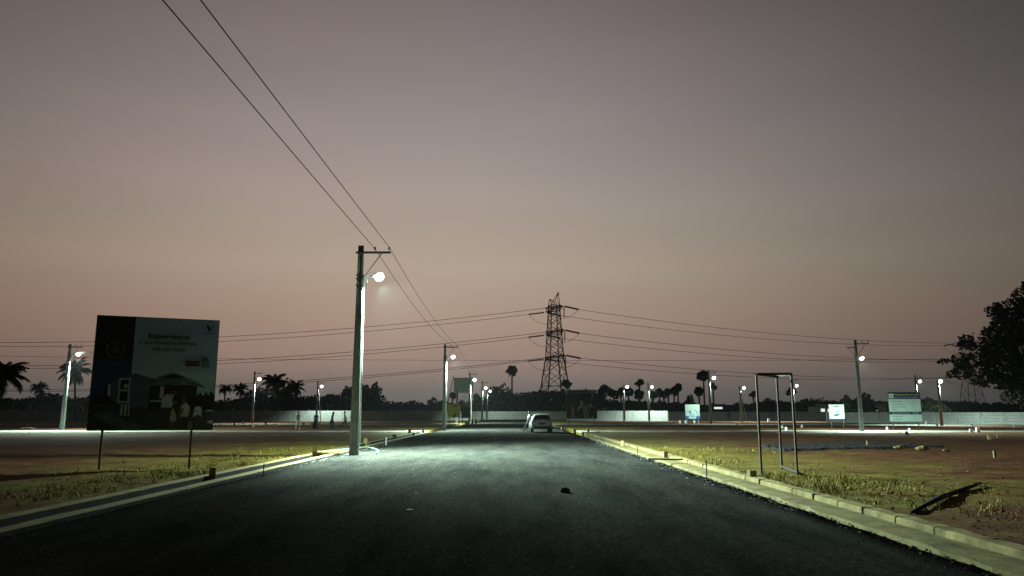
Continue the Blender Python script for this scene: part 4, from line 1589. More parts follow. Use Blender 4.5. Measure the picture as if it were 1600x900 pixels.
bt(560, 602, 48, 176, 'wide dome shaped dark tree behind the nearest lamp pole', 21, 2600)
bt(586, 596, 12, 171, 'slim dark tree poking above the dome shaped one', 22, 500)
bt(500, 622, 14, 180, 'small tree left of the dome shaped dark tree', 23, 400)
bt(785, 599, 24, 196, 'round headed tree at the left end of the dark wood by the road end', 24, 1200)
bt(835, 612, 40, 214, 'broad dark tree in front of the pylon', 25, 1800)
bt(868, 611, 26, 210, 'dark tree under the right side of the pylon', 26, 1000)
bt(912, 607, 20, 216, 'dark tree behind the top of the family poster', 27, 800)
bt(1078, 616, 13, 200, 'round tree above the blue and white sign', 28, 700)
bt(1350, 614, 22, 165, 'round dark tree behind the pole with two cross arms', 29, 1100)
bt(1322, 619, 11, 150, 'small lamp lit green tree left of the pole with two cross arms', 30, 600)
bt(1448, 622, 30, 140, 'green lit tree behind the price list sign', 31, 1400, 0.35)
bt(640, 626, 22, 215, 'low dark tree left of the second lamp pole', 32, 700)
bt(678, 620, 12, 205, 'small dark tree just left of the second lamp pole', 33, 500)
bt(230, 606, 40, 185, 'dark tree hidden mostly behind the billboard', 34, 1200)
bt(405, 606, 34, 182, 'dark bushy tree below the coconut palm cluster', 35, 1400)
bt(446, 594, 30, 178, 'dark tree between the two tallest palms of the cluster', 36, 1200)
bt(85, 625, 30, 180, 'low dark tree beside the lamp pole left of the billboard', 37, 900)
bt(1200, 622, 20, 205, 'dark tree seen through the open steel frame', 38, 800)
bt(1268, 622, 30, 200, 'dark tree behind the lit house', 39, 1000)

# the big near tree at the right edge: lobes taken as clumps of its real crown
YT = 124
lob = []
base = at(1622, 655, YT)
for px, py, r in ((1592, 468, 22), (1572, 486, 19), (1549, 487, 12), (1602, 448, 10), (1560, 505, 14), (1610, 505, 42), (1578, 520, 26), (1553, 527, 17), (1532, 537, 9), (1516, 532, 10), (1511, 538, 8),
                  (1560, 552, 26), (1535, 556, 18), (1512, 561, 12), (1497, 568, 8), (1487, 563, 4), (1515, 578, 14), (1545, 583, 22), (1585, 575, 34), (1500, 583, 6), (1530, 593, 12), (1560, 603, 14), (1592, 600, 24), (1620, 560, 60), (1640, 500, 50), (1640, 610, 34), (1585, 622, 9), (1610, 630, 14), (1680, 560, 55)):
    c = at(px, py, YT)
    rr = r / _F * YT
    lob.append(((c.x - base.x, trng.uniform(-2.5, 2.5), c.z), (rr, max(rr, 1.6), rr * 0.95)))
big = broad_tree(base.x, YT, 22, 12, 'huge black leafy tree cut by the right edge of the picture', 41, 15000, 0.34, trunk_h=6.0, lobes=lob, group=None)

# far off wood along the horizon, one mass
b = MB()
rgw = random.Random(8)
prof = [(-200, 624), (0, 624), (50, 624), (62, 618), (92, 617), (110, 623), (160, 618), (230, 616), (300, 622), (345, 628), (400, 622), (470, 620), (510, 618), (560, 620), (615, 630), (660, 632), (690, 629), (720, 630), (760, 622),
        (790, 616), (840, 612), (880, 614), (920, 618), (960, 627), (1000, 629), (1060, 631), (1110, 634), (1160, 632), (1200, 628), (1260, 629), (1310, 628), (1360, 628), (1420, 630), (1470, 628), (1530, 632), (1620, 632), (1800, 630)]


def prof_at(px):
    for (a, ya), (c, yc) in zip(prof[:-1], prof[1:]):
        if a <= px <= c:
            return ya + (yc - ya) * (px - a) / (c - a)
    return 630


px = -200
while px < 1800:
    Yw = 228 + rgw.uniform(-8, 14)
    if px > 1500:
        Yw = 190 + rgw.uniform(-8, 8)
    top = at(px, prof_at(px) + rgw.uniform(-2.5, 2), Yw)
    h = max(2.0, top.z)
    w = rgw.uniform(2.0, 3.2)
    crown_mb([((top.x, Yw, h * 0.45), (w * 1.15, w, h * 0.55)), ((top.x + rgw.uniform(-1, 1), Yw, h - w * 0.45), (w * 0.7, w * 0.7, w * 0.5))], 150, 0.62, rgw, b)
    px += rgw.uniform(5.5, 8.5)
tag(b.build('far_wood', M['leaf']), 'dark far off wood running along the whole horizon', kind='stuff')

# ================================================================== small houses behind the walls
def house(x0, x1, Y, z1, label, windows, wall='cream', d=5.0):
    t = thing('house', label, 'house', ((x0 + x1) / 2, Y, 0))
    w = x1 - x0
    MB().box((0, d / 2, z1 / 2), (w, d, z1)).build('wall', M[wall], t)
    MB().box((0, d / 2, z1 + 0.09), (w + 0.5, d + 0.5, 0.18)).build('roof', M['pole'], t)
    MB().box((0, d / 2 - d / 2 + 0.1 - 0.19, z1 + 0.35), (w + 0.3, 0.15, 0.34)).build('parapet', M[wall], t)
    for (u, z, ww, hh, m) in windows:
        f = MB().box((u * w - w / 2, -0.03, z), (ww + 0.16, 0.05, hh + 0.16)).build('window', M['white'], t)
        MB().box((u * w - w / 2, -0.065, z), (ww, 0.02, hh)).build('pane', M[m], f)
    return t


house(xat(1276, 188), xat(1300, 188), 188, 3.2, 'small house with a bright white lit front left of the white plot sign', [(0.42, 2.1, 1.0, 1.1, 'window_lit'), (0.85, 2.2, 0.9, 0.8, 'window_lit')])
house(xat(1338, 182), xat(1386, 182), 182, 3.3, 'low cream house behind the pole with two cross arms', [(0.25, 2.4, 0.8, 0.6, 'window_green'), (0.65, 2.4, 0.8, 0.6, 'window_green')])
house(xat(1110, 200), xat(1133, 200), 200, 3.4, 'low shed with a long lit strip window right of the lamp pole', [(0.55, 2.9, 2.2, 0.5, 'window_lit')], 'board_dark')

# ================================================================== plot markers, sticks, debris
MK = 'concrete plot marker stones'


def marker(px, py, w_px, h_px, label, z=0.03, m='concrete', name='plot_marker'):
    p = gnd(px, py, z)
    k = p.y / _F
    w, h = w_px * k, h_px * k
    b = MB().box((0, 0, h / 2 - 0.1), (w, w * 0.8, h + 0.2), taper=0.93)
    o = bevel(b.build(name, M[m], loc=tuple(p)), min(0.012, w * 0.1), 1)
    o.rotation_euler = (trng.uniform(-0.04, 0.04), trng.uniform(-0.04, 0.04), trng.uniform(-0.5, 0.5))
    return tag(o, label, 'marker stone', MK)


marker(331.5, 746, 10, 15, 'largest marker stone at the left, in the grass behind the drain near the billboard')
marker(492, 711, 7.5, 11.5, 'marker stone in the grass just left of the nearest lamp pole')
marker(571, 694, 6, 9, 'pale marker stone just right of the nearest lamp pole')
marker(616, 684, 5.5, 5, 'low dark marker stone farther along the left drain', m='stone')
marker(640, 677, 4.5, 7, 'pale marker stone near the far end of the left drain')
marker(646, 681, 3, 5, 'small dark marker stone beside the far end of the left drain', m='stone')
marker(661, 675.5, 3.5, 6, 'tilted pale marker stone before the second lamp pole')
marker(1175, 751, 12, 15.5, 'largest marker stone at the right, behind the kerb beside the steel frame')
marker(1040, 716, 7, 11, 'marker stone behind the right kerb by the wooden plank')
marker(973, 698, 5, 9, 'pale marker stone halfway along the right kerb')
marker(937, 688, 3.5, 7, 'darker marker stone near the far half of the right kerb')
marker(911, 683, 3, 8, 'slim marker stone at the far end of the right kerb')
marker(898, 677, 3.5, 6, 'pale marker stone at the corner where the right kerb ends')
marker(919, 676, 3.5, 6, 'tilted pale marker stone in the soil beyond the right kerb end')
marker(878, 672, 2.5, 4, 'tiny pale marker stone right of the parked car')
marker(1356, 699, 3, 10, 'slim marker stone alone on the dark right plot')
marker(1555, 717, 4, 12, 'slim marker stone far right on the dark plot')
marker(1417, 680, 4, 6, 'round topped dark marker stone at the edge of the near cross street', m='stone')
marker(1546, 688, 5, 9, 'mossy marker stone below the white blocks at right')
marker(1559, 685, 2.5, 7, 'thin marker stone right of the mossy one')
marker(1517.5, 676, 5, 5.5, 'left of the two white blocks on the near cross street at right', m='white', z=0.02, name='white_block')
marker(1528, 675.5, 5.5, 7, 'right and taller of the two white blocks on the near cross street', m='white', z=0.02, name='white_block')
marker(1228, 672, 3.5, 4.5, 'white block seen between the legs of the steel frame', m='white', z=0.02, name='white_block')
marker(1201, 659, 3.5, 5, 'pale marker stone between the far lamp post and the steel frame', m='white')
for (px, py), where in [((1062, 661), 'left of the blue and white sign'), ((1071, 661), 'at the left leg of the blue and white sign'), ((1085, 661), 'between the legs of the blue and white sign'), ((1464, 666), 'left of the foot of the greenish lamp post'), ((1519, 667), 'on the far street above the two white blocks'), ((1585, 668), 'on the far street below the big tree'), ((1447, 662), 'just right of the price list sign'), ((1386, 671), 'below the left edge of the price list sign'), ((1421, 673), 'below the middle of the price list sign'), ((1253, 668), 'just right of the steel frame'), ((1300, 662), 'at the foot of the white plot sign'), ((1320, 661), 'right of the white plot sign'), ((474, 664), 'right of the person in pale trousers'), ((487, 664.5), 'left of the person in the long dark skirt'), ((499, 664), 'right of the person in the long dark skirt'), ((415, 663), 'right of the lamp pole by the coconut palms'), ((380, 662), 'left of the lamp pole by the coconut palms'), ((430, 666), 'under the tallest coconut palm at left'), ((396, 667), 'below the lamp pole by the coconut palms'), ((366, 665), 'nearest the right edge of the billboard'), ((1185, 668), 'at the left post of the steel frame'), ((1222, 669), 'seen through the steel frame beside the white block'), ((1152, 664), 'left of the far post with a stay')]:
    marker(px, py, 2.6, 3.8, 'tiny %s marker stone %s' % ('white' if px > 1000 else 'pale', where), m='white' if px > 1000 else 'concrete')
tag_post = []
for px, py, h, lab in ((603, 694, 11, 'thin white stick standing in the left drain'), (1104, 746, 25, 'thin rusty stick at the right kerb left of the largest marker'), (996, 713, 15, 'thin stick at the right kerb below the plank'), (411, 742, 17, 'thin dark stick beside the left drain near the camera'), (943, 697, 9, 'short stick at the far part of the right kerb')):
    p = gnd(px, py, 0.05)
    k = p.y / _F
    b = MB().tube([(0, 0, -0.25), (0.01, 0, h * k)], 0.014 if px != 603 else 0.03, 6)
    tag(b.build('stick', M['white'] if px == 603 else M['rust'], loc=tuple(p)), lab, 'stick')
p = gnd(997, 707, 0.05)
b = MB().tube([(0, 0, -0.15), (0.0, 0, 0.16)], 0.02, 6)

# planks lying over the right kerb
pa, pb = gnd(1012, 717, 0.2), gnd(1066, 718, 0.17)
tag(MB().beam(pa, pb, 0.12, 0.05).build('plank', M['plank']), 'wooden plank lying across the right kerb beside a marker stone', 'plank')
pa, pb = gnd(912, 676, 0.12), gnd(936, 675, 0.12)
tag(MB().beam(pa, pb, 0.25, 0.05).build('plank', M['plank']), 'flat board on the soil at the far end of the right kerb', 'plank')
pa, pb = gnd(636, 676, 0.15), gnd(652, 675.5, 0.15)
tag(MB().beam(pa, pb, 0.2, 0.05).build('plank', M['plank']), 'flat board by the marker stones at the far end of the left drain', 'plank')
# green hose bundle at the foot of the nearest pole
b = MB()
hp = [gnd(px, py, z) for px, py, z in ((500, 705, 0.05), (530, 703, 0.12), (560, 699, 0.14), (575, 699, 0.12), (585, 701, 0.1), (592, 704, 0.02), (588, 708, 0.07))]
b.tube(hp, 0.03, 6)
tag(b.build('hose', flat('hose_green', (0.16, 0.30, 0.26)), smooth=True), 'pale green hose lying round the foot of the nearest lamp pole', 'hose')

# dark stone on the road
b = MB()
b.ball((0, 0, 0.035), 0.09, 14, 9, squash=(1.2, 0.8, 0.75))
for i, v in enumerate(b.v):
    v = Vector(v)
    b.v[i] = tuple(v * (1 + 0.55 * noise.noise(v * 11)))
p = gnd(885, 770, 0.04)
tag(b.build('stone', M['stone'], loc=tuple(p)), 'dark lump of stone lying alone on the road', 'stone')
for px, py, s, lab, m in ((640, 796, 0.05, 'flat pale scrap lying on the dark road left of centre', 'concrete'), (651, 770, 0.03, 'tiny pale scrap on the road in the edge of the light', 'concrete')):
    p = gnd(px, py, 0.05)
    b = MB()
    b.ball((0, 0, 0), s, 9, 4, squash=(1.2, 0.7, 0.08))
    tag(b.build('scrap', M[m], loc=tuple(p)), lab, 'scrap')

# charred beam on the right plot
pa, pb, pc = gnd(1424, 801, 0.07), gnd(1470, 777, 0.09), gnd(1532, 755, 0.1)
b = MB()
b.tube([pa, pa.lerp(pb, 0.5), pb, pb.lerp(pc, 0.5), pc], [0.025, 0.04, 0.05, 0.045, 0.03], 8)
tag(b.build('charred_log', M['wood'], smooth=True), 'long black log lying aslant on the red soil at right', 'log')
# crumpled black tarpaulin with pale creases
b = MB()
c0, c1 = gnd(1205, 703, 0.05), gnd(1452, 697, 0.05)
nX, nY = 70, 14
for j in range(nY + 1):
    for i in range(nX + 1):
        u, v = i / nX, j / nY
        x = c0.x + (c1.x - c0.x) * u + noise.noise((u * 6, v * 3, 1)) * 0.25
        y = c0.y + (c1.y - c0.y) * u + v * 6.0 * (0.5 + 0.5 * math.sin(math.pi * u) ** 0.5) - 1.5 + noise.noise((u * 9, v, 7)) * 0.4
        z = 0.12 + 0.10 * abs(noise.noise((u * 30, v * 9, 3))) + 0.05 * noise.noise((u * 70, v * 20, 5))
        b.v.append((x, y, z if 0 < i < nX and 0 < j < nY else 0.0))
for j in range(nY):
    for i in range(nX):
        b.f.append([j * (nX + 1) + i, j * (nX + 1) + i + 1, (j + 1) * (nX + 1) + i + 1, (j + 1) * (nX + 1) + i])
        b.mi.append(0)
tag(b.build('tarpaulin', M['tarp']), 'crumpled black plastic sheet spread on the right plot behind the steel frame', 'tarpaulin')
for px, py, s, lab in ((1404, 703, 0.09, 'left pale rubble piece on the black plastic sheet'), (1441, 704.5, 0.12, 'right and larger pale rubble piece by the black plastic sheet'), (1479, 708, 0.06, 'tiny white stone alone on the dark right plot')):
    b = MB()
    b.ball((0, 0, 0.1), s * 1.4, 8, 5, squash=(1.7, 0.8, 0.6))
    for i, v in enumerate(b.v):
        v = Vector(v)
        b.v[i] = tuple(v * (1 + 0.3 * noise.noise(v * 9)))
    tag(b.build('rubble', M['concrete'], loc=tuple(gnd(px, py, 0.15))), lab, 'rubble')
b = MB()
for k in range(3):
    b.box((k * 0.5 - 0.5, 0, 0.1 + 0.03 * k), (0.7, 0.5, 0.06), Matrix.Rotation(0.2 * k - 0.2, 4, 'Y'))
o = b.build('broken_slabs', M['concrete'], loc=tuple(gnd(42, 670, 0)))
tag(o, 'low pile of broken pale slabs at the near cross street on the far left', 'slabs')

# ================================================================== CAR
def car(loc, rz, label):
    t = thing('parked_car', label, 'car', loc, rz)
    S = [(0.00, .44, .80, .95, .70, .76, .70), (0.05, .34, .90, 1.03, .82, .85, .74), (0.16, .31, .97, 1.18, .855, .865, .69), (0.42, .29, 1.0, 1.47, .865, .87, .61), (0.62, .28, 1.0, 1.515, .87, .875, .61),
         (1.6, .27, .98, 1.54, .87, .875, .63), (2.35, .27, .96, 1.48, .87, .87, .62), (2.75, .27, .94, 1.22, .87, .865, .66), (3.05, .27, .92, 1.02, .865, .85, .68), (3.6, .29, .84, .92, .84, .81, .6), (3.85, .34, .70, .78, .74, .72, .52), (3.95, .42, .58, .66, .60, .58, .42)]
    b = MB()
    prof_n = None
    for (y, zb, be, zt, wl_, wb, wt) in S:
        h = [(0, zb), (wl_ * .9, zb), (wl_, zb + .1), (wl_ + .012, (zb + be) / 2), (wb, be), ((wb + wt) / 2 + .035, (be + zt) / 2), (wt, zt - .045), (wt * .72, zt), (0, zt + .012)]
        ring = [(x, y, z) for x, z in h] + [(-x, y, z) for x, z in h[-2:0:-1]]
        prof_n = len(ring)
        b.v += ring
    for j in range(len(S) - 1):
        for q in range(prof_n):
            q2 = (q + 1) % prof_n
            b.f.append([j * prof_n + q, j * prof_n + q2, (j + 1) * prof_n + q2, (j + 1) * prof_n + q])
            b.mi.append(0)
    b.f.append(list(range(prof_n))[::-1])
    b.f.append([(len(S) - 1) * prof_n + q for q in range(prof_n)])
    b.mi += [0, 0]
    body = b.build('body', M['car_white'], t, smooth=True)
    sm = body.modifiers.new('smooth', 'SUBSURF')
    sm.levels = sm.render_levels = 1
    # rear window, tailgate trim, bumper, plate, lamps
    c = MB()
    c.add([(-.66, .015, 1.07), (.66, .015, 1.07), (.56, .325, 1.43), (-.56, .325, 1.43), (-.64, .155, 1.05), (.64, .155, 1.05), (.54, .43, 1.41), (-.54, .43, 1.41)], [(0, 1, 2, 3), (4, 7, 6, 5), (0, 4, 5, 1), (1, 5, 6, 2), (2, 6, 7, 3), (3, 7, 4, 0)])
    bevel(c.build('rear_window', M['glass'], t), 0.02, 2)
    MB().box((0, .36, 1.495), (1.14, .22, .035)).build('spoiler', M['car_white'], t)
    MB().box((0, 0.0, .43), (1.42, .10, .17)).build('rear_bumper', M['car_dark'], t)
    MB().box((0, -.02, .73), (.52, .03, .13)).build('number_plate', M['cloth_grey'], t)
    MB().box((0, -.005, .86), (.9, .03, .03)).build('tailgate_trim', M['galv'], t)
    MB().beam((0.0, .09, 1.10), (.36, .12, 1.13), .015).build('wiper', M['car_dark'], t)
    for s in (1, -1):
        c = MB()
        c.add([(s * .46, -.02, .93), (s * .83, .06, .90), (s * .845, .13, 1.01), (s * .66, .06, 1.04), (s * .46, .04, .95), (s * .83, .16, .92), (s * .83, .22, 1.03), (s * .66, .14, 1.05)], [(0, 1, 2, 3), (4, 7, 6, 5), (0, 4, 5, 1), (1, 5, 6, 2), (2, 6, 7, 3), (3, 7, 4, 0)])
        c.build('tail_light', M['red'], t)
        MB().box((s * .66, -.025, .60), (.20, .03, .05)).build('reflector', M['red'], t)
        c = MB()
        pts = [(.55, 1.04, 1.40, .70), (1.35, 1.02, 1.46, .70), (1.45, 1.02, 1.46, .70), (2.25, .99, 1.41, .70), (2.7, .98, 1.18, .74)]
        for (a, b2) in ((0, 1), (2, 3), (3, 4)):
            y0, l0, u0, _ = pts[a]
            y1, l1, u1, _ = pts[b2]
            fx = lambda z: .885 - (z - 1.0) * .50
            q = [(s * fx(l0), y0, l0), (s * fx(l1), y1, l1), (s * fx(u1), y1, u1), (s * fx(u0), y0, u0)]
            c.add(q + [(x - s * .05, y, z) for x, y, z in q], [(0, 1, 2, 3), (4, 7, 6, 5), (0, 4, 5, 1), (1, 5, 6, 2), (2, 6, 7, 3), (3, 7, 4, 0)])
        c.build('side_window', M['glass'], t)
        c = MB()
        c.ball((s * .98, 2.35, 1.06), .12, 10, 6, squash=(1.0, .6, .75))
        c.build('side_mirror', M['car_white'], t, smooth=True)
        MB().beam((s * .60, .75, 1.555), (s * .60, 2.0, 1.565), .03).build('roof_rail', M['car_dark'], t)
        MB().box((s * .885, 1.0, .80), (.03, .18, .03)).build('door_handle', M['car_white'], t)
        MB().box((s * .872, 1.95, .36), (.03, 1.7, .12)).build('side_sill', M['car_dark'], t)
        for y in (.72, 3.22):
            c = MB()
            c.tube([(s * .66, y, .325), (s * .70, y, .325), (s * .86, y, .325), (s * .885, y, .325)], [.30, .325, .325, .29], 24)
            w = c.build('wheel', M['rubber'], t, smooth=False)
            c = MB()
            c.tube([(s * .87, y, .325), (s * .892, y, .325)], .20, 18)
            for k in range(5):
                a = k * 1.2566
                c.beam((s * .897, y, .325), (s * .897, y + .2 * math.cos(a), .325 + .2 * math.sin(a)), .03, .05)
            c.build('rim', M['galv'], w)
            c = MB()
            ang = [math.pi * k / 12 for k in range(13)]
            c.tube([(s * .875, y + .37 * math.cos(a), .325 + .37 * math.sin(a)) for a in ang], .03, 6)
            c.build('wheel_arch', M['car_dark'], t)
    MB().tube([(0, .7, 1.54), (0, .55, 1.64)], [.03, .008], 6).build('antenna', M['car_dark'], t)
    return t


cp = gnd(845, 677)
car((cp.x + 0.10, cp.y, 0.03), R(1.5), 'white hatchback parked with its tail to the camera at the road end')

# ================================================================== PEOPLE
def person(loc, rz, label, J, cols, h=1.72, skirt=False, hair_long=False, phone=False):
    """one continuous skinned body from joints (metres for a 1.72 m figure, facing -Y)"""
    k = h / 1.72
    names, edges, rad, bone_of = [], [], [], []
    pos = {}

    def add(n, p, r, parent=None, bone=None):
        i = len(names)
        names.append(n)
        pos[n] = i
        V.append(Vector(p) * k)
        rad.append(r * k if not isinstance(r, tuple) else (r[0] * k, r[1] * k))
        bone_of.append(bone or n)
        if parent is not None:
            edges.append((pos[parent], i))

    V = []
    pel = Vector(J['pelvis'])
    add('pelvis', pel, (0.15, 0.11), None, 'hips')
    add('waist', J['waist'], (0.13, 0.10), 'pelvis', 'torso')
    add('chest', J['chest'], (0.16, 0.115), 'waist', 'torso')
    add('neck', J['neck'], 0.055, 'chest', 'skin')
    add('jaw', J['jaw'], 0.07, 'neck', 'skin')
    add('brow', J['brow'], 0.088, 'jaw', 'skin')
    add('crown', J['crown'], 0.06, 'brow', 'skin')
    fwd = (Vector(J['jaw']) - Vector(J['brow']))
    add('nose', Vector(J['jaw']) * 0.55 + Vector(J['brow']) * 0.45 + Vector(J.get('face', (0, -0.105, 0))), 0.014, 'jaw', 'skin')
    for s in ('l', 'r'):
        add('sh_' + s, J['sh_' + s], 0.062, 'chest', 'torso')
        add('el_' + s, J['el_' + s], 0.043, 'sh_' + s, 'sleeve')
        add('wr_' + s, J['wr_' + s], 0.028, 'el_' + s, 'skin')
        d = (Vector(J['wr_' + s]) - Vector(J['el_' + s])).normalized()
        palm = Vector(J['wr_' + s]) + d * 0.075
        add('pa_' + s, palm, (0.036, 0.02), 'wr_' + s, 'skin')
        sd = d.cross(Vector((0, -1, 0.2))).normalized()
        curl = d.cross(sd).normalized()
        for q, (o, L) in enumerate(((-0.03, 0.075), (-0.01, 0.088), (0.01, 0.083), (0.03, 0.065))):
            m_ = palm + sd * o + d * L * 0.55
            add('f%d_%s' % (q, s), m_, 0.0095, 'pa_' + s, 'skin')
            add('g%d_%s' % (q, s), m_ + d * L * 0.3 + curl * L * 0.35, 0.008, 'f%d_%s' % (q, s), 'skin')
        tb = Vector(J['wr_' + s]) + d * 0.03 + sd * -0.045
        add('t_' + s, tb, 0.011, 'wr_' + s, 'skin')
        add('u_' + s, tb + d * 0.035 + sd * -0.012, 0.009, 't_' + s, 'skin')
        add('hip_' + s, J['hip_' + s], 0.098, 'pelvis', 'hips')
        add('kn_' + s, J['kn_' + s], 0.066, 'hip_' + s, 'leg')
        add('an_' + s, J['an_' + s], 0.044, 'kn_' + s, 'leg')
        add('toe_' + s, J['toe_' + s], (0.042, 0.03), 'an_' + s, 'shoe')
    me = bpy.data.meshes.new('person_skeleton')
    me.from_pydata([tuple(v) for v in V], edges, [])
    tmp = bpy.data.objects.new('tmp_person', me)
    COL.objects.link(tmp)
    sk = tmp.modifiers.new('skin', 'SKIN')
    sk.use_smooth_shade = True
    if not me.skin_vertices:
        bm = bmesh.new()
        bm.from_mesh(me)
        bm.verts.layers.skin.verify()
        bm.to_mesh(me)
        bm.free()
    for i, sv in enumerate(me.skin_vertices[0].data):
        r = rad[i]
        sv.radius = r if isinstance(r, tuple) else (r, r)
        sv.use_root = (i == 0)
    ss = tmp.modifiers.new('sub', 'SUBSURF')
    ss.levels = ss.render_levels = 1
    dg = bpy.context.evaluated_depsgraph_get()
    bm_ = bpy.data.meshes.new_from_object(tmp.evaluated_get(dg))
    bpy.data.objects.remove(tmp, do_unlink=True)
    keys = ['skin', 'torso', 'sleeve', 'hips', 'leg', 'shoe']
    bm_.materials.clear()
    for q in keys:
        bm_.materials.append(M[cols[q]])
    segs = [(V[a], V[b_], bone_of[b_]) for a, b_ in edges]
    for p in bm_.polygons:
        c = p.center
        best, bb = 1e9, 'torso'
        for a, b_, nm in segs:
            d = b_ - a
            f = max(0, min(1, (c - a).dot(d) / max(1e-9, d.length_squared)))
            e = (a + d * f - c).length
            if e < best:
                best, bb = e, nm
        p.material_index = keys.index(bb)
        p.use_smooth = True
    t = thing('person', label, 'person', loc, rz)
    link('body', bm_, t)
    hb = MB()
    br_, cr_ = Vector(J['brow']) * k, Vector(J['crown']) * k
    back = -Vector(J.get('face', (0, -0.105, 0))) * 0.28 * k
    hb.ball(br_.lerp(cr_, 0.45) + back, 0.105 * k, 12, 8, squash=(0.92, 1.02, 0.95))
    if hair_long:
        hb.ball(br_.lerp(Vector(J['neck']) * k, 0.7) + back * 2.2, 0.085 * k, 10, 6, squash=(0.9, 0.7, 1.9))
    hb.build('hair', M['hair'], t, smooth=True)
    if skirt:
        c = MB()
        pz = pel * k
        rings = []
        foot = (Vector(J['an_l']) + Vector(J['an_r'])) / 2 * k
        for f, r in ((0.0, 0.15), (0.2, 0.19), (0.5, 0.23), (0.8, 0.28), (1.0, 0.31)):
            rings.append((pz.lerp(Vector((foot.x, foot.y, 0.08)), f), r * k))
        c.tube([p for p, r in rings], [r for p, r in rings], 14)
        c.build('skirt', M[cols['skirt']], t, smooth=True)
    if phone:
        a = (Vector(J['wr_l']) + Vector(J['wr_r'])) / 2 * k + Vector((0, -0.10, 0.05))
        c = MB().box((0, 0, 0), (0.075, 0.012, 0.15), Matrix.Translation(a) @ Matrix.Rotation(0.6, 4, 'X'))
        tag(c.build('phone', M['phone'], t))
    return t


def walk_pose(stride=0.32, bend=0.0, arm=0.2):
    return dict(
        pelvis=(0, 0, 0.93), waist=(0, -0.01 - bend * 0.3, 1.08), chest=(0, -0.02 - bend, 1.30), neck=(0, -0.035 - bend * 1.4, 1.45), jaw=(0, -0.06 - bend * 1.8, 1.535), brow=(0, -0.05 - bend * 2.0, 1.62), crown=(0, -0.04 - bend * 2.1, 1.68),
        sh_l=(0.19, -0.02 - bend, 1.37), el_l=(0.24, 0.10 * arm / 0.2 - bend, 1.09), wr_l=(0.25, 0.04 + arm * 0.4 - bend, 0.86),
        sh_r=(-0.19, -0.02 - bend, 1.37), el_r=(-0.24, -0.05 * arm / 0.2 - bend, 1.09), wr_r=(-0.24, -0.24 - bend, 0.90),
        hip_l=(0.10, 0, 0.88), kn_l=(0.105, -stride * 0.62, 0.50), an_l=(0.10, -stride * 0.75, 0.08), toe_l=(0.11, -stride * 0.75 - 0.15, 0.04),
        hip_r=(-0.10, 0, 0.88), kn_r=(-0.105, stride * 0.18, 0.47), an_r=(-0.10, stride * 0.95, 0.13), toe_r=(-0.11, stride * 0.85 - 0.10, 0.04))


lean = dict(
    pelvis=(0, 0.02, 0.90), waist=(0, 0.08, 1.06), chest=(0, 0.13, 1.28), neck=(0, 0.12, 1.44), jaw=(0, 0.07, 1.53), brow=(0, 0.075, 1.61), crown=(0, 0.09, 1.67), face=(0, -0.095, -0.03),
    sh_l=(0.19, 0.13, 1.36), el_l=(0.23, -0.02, 1.12), wr_l=(0.07, -0.22, 1.22),
    sh_r=(-0.19, 0.13, 1.36), el_r=(-0.24, -0.01, 1.12), wr_r=(-0.05, -0.21, 1.24),
    hip_l=(0.10, 0.02, 0.86), kn_l=(0.12, -0.22, 0.50), an_l=(0.12, -0.42, 0.09), toe_l=(0.13, -0.58, 0.04),
    hip_r=(-0.10, 0.02, 0.86), kn_r=(-0.10, -0.16, 0.47), an_r=(-0.08, -0.30, 0.09), toe_r=(-0.08, -0.46, 0.04))
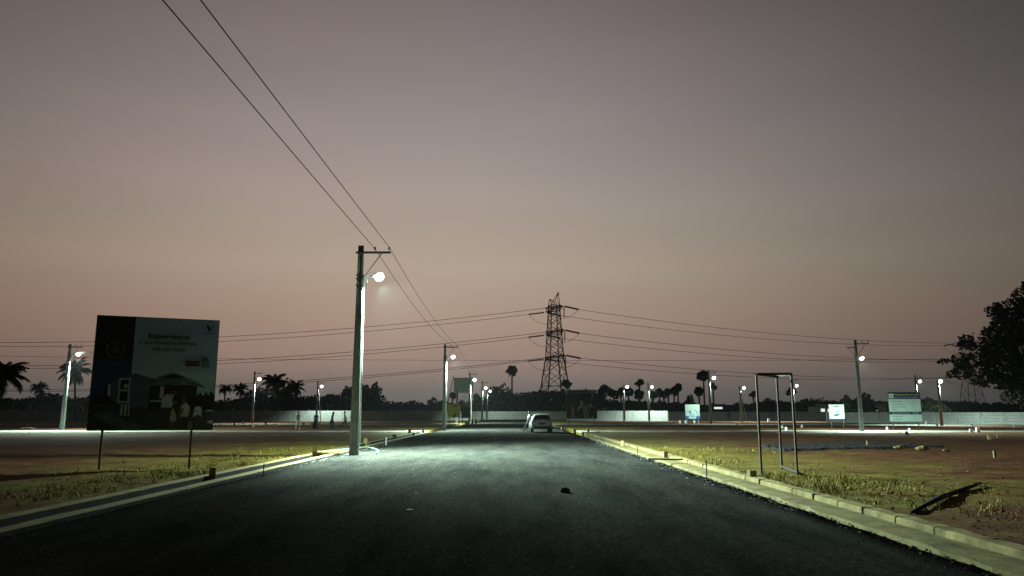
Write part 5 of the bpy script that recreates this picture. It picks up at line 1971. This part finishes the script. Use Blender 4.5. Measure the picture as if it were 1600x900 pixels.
# man leaning back on the left side of the car (turned to face left)
mp = gnd(826, 674)
person((mp.x - 0.02, mp.y + 0.9, 0.03), R(-78), 'person in a white shirt leaning on the car, looking at a phone', lean,
       dict(skin='skin', torso='shirt_white', sleeve='shirt_white', hips='cloth_dark', leg='cloth_dark', shoe='cloth_black'), 1.74, phone=True)
for px, Y_, rz, label, pose, cols, kw in (
        (466, 74.5, 60, 'person in pale trousers and dark top walking left of the others', walk_pose(0.16, 0.0, 0.1), dict(skin='skin', torso='cloth_grey', sleeve='cloth_grey', hips='cloth_dark', leg='cloth_pale', shoe='cloth_pale'), {}),
        (494, 75.0, 30, 'person in a long dark skirt and navy top in front of the far lamp pole', walk_pose(0.2, 0.0, 0.15), dict(skin='skin', torso='cloth_navy', sleeve='cloth_navy', hips='cloth_black', leg='cloth_black', shoe='cloth_black', skirt='cloth_black'), dict(skirt=True, hair_long=True)),
        (519, 75.0, 80, 'person in black bending slightly forward in a long robe before the lit wall', walk_pose(0.22, 0.05, 0.1), dict(skin='cloth_black', torso='cloth_black', sleeve='cloth_black', hips='cloth_black', leg='cloth_black', shoe='cloth_black', skirt='cloth_black'), dict(skirt=True, hair_long=True)),
        (540, 73.5, -80, 'person in a grey shirt and dark trousers striding beside the nearest lamp pole', walk_pose(0.45, 0.03, 0.3), dict(skin='skin', torso='cloth_grey', sleeve='cloth_grey', hips='cloth_navy', leg='cloth_black', shoe='cloth_black'), {})):
    person((xat(px, Y_), Y_, 0.0), R(rz), label, pose, cols, 1.72 if 'skirt' in kw else 1.76, **kw)
# two dark stub posts at the foot of the third lamp pole
for px, lab in ((738, 'left dark stub post at the foot of the third lamp pole'), (743.5, 'right dark stub post at the foot of the third lamp pole')):
    b = MB().tube([(0, 0, -0.2), (0, 0, 0.55), (0, 0, 0.7)], [0.16, 0.15, 0.10], 10)
    tag(b.build('stub_post', M['board_dark'], loc=(xat(px, 112.5), 112.5, 0)), lab, 'post')

# ================================================================== HAZE
if HAZE > 0:
    hm = bpy.data.materials.new('haze')
    hm.use_nodes = True
    hn, hl = hm.node_tree.nodes, hm.node_tree.links
    hn.clear()
    ho = hn.new('ShaderNodeOutputMaterial')
    hv = hn.new('ShaderNodeVolumePrincipled')
    hv.inputs['Color'].default_value = (0.86, 0.90, 0.92, 1)
    hv.inputs['Density'].default_value = HAZE
    hv.inputs['Anisotropy'].default_value = 0.25
    hl.new(hv.outputs[0], ho.inputs['Volume'])
    hb = MB().box((25, 230, 22.5), (940, 620, 48)).build('haze', hm)
    tag(hb, 'thin evening haze filling the whole site', kind='stuff')
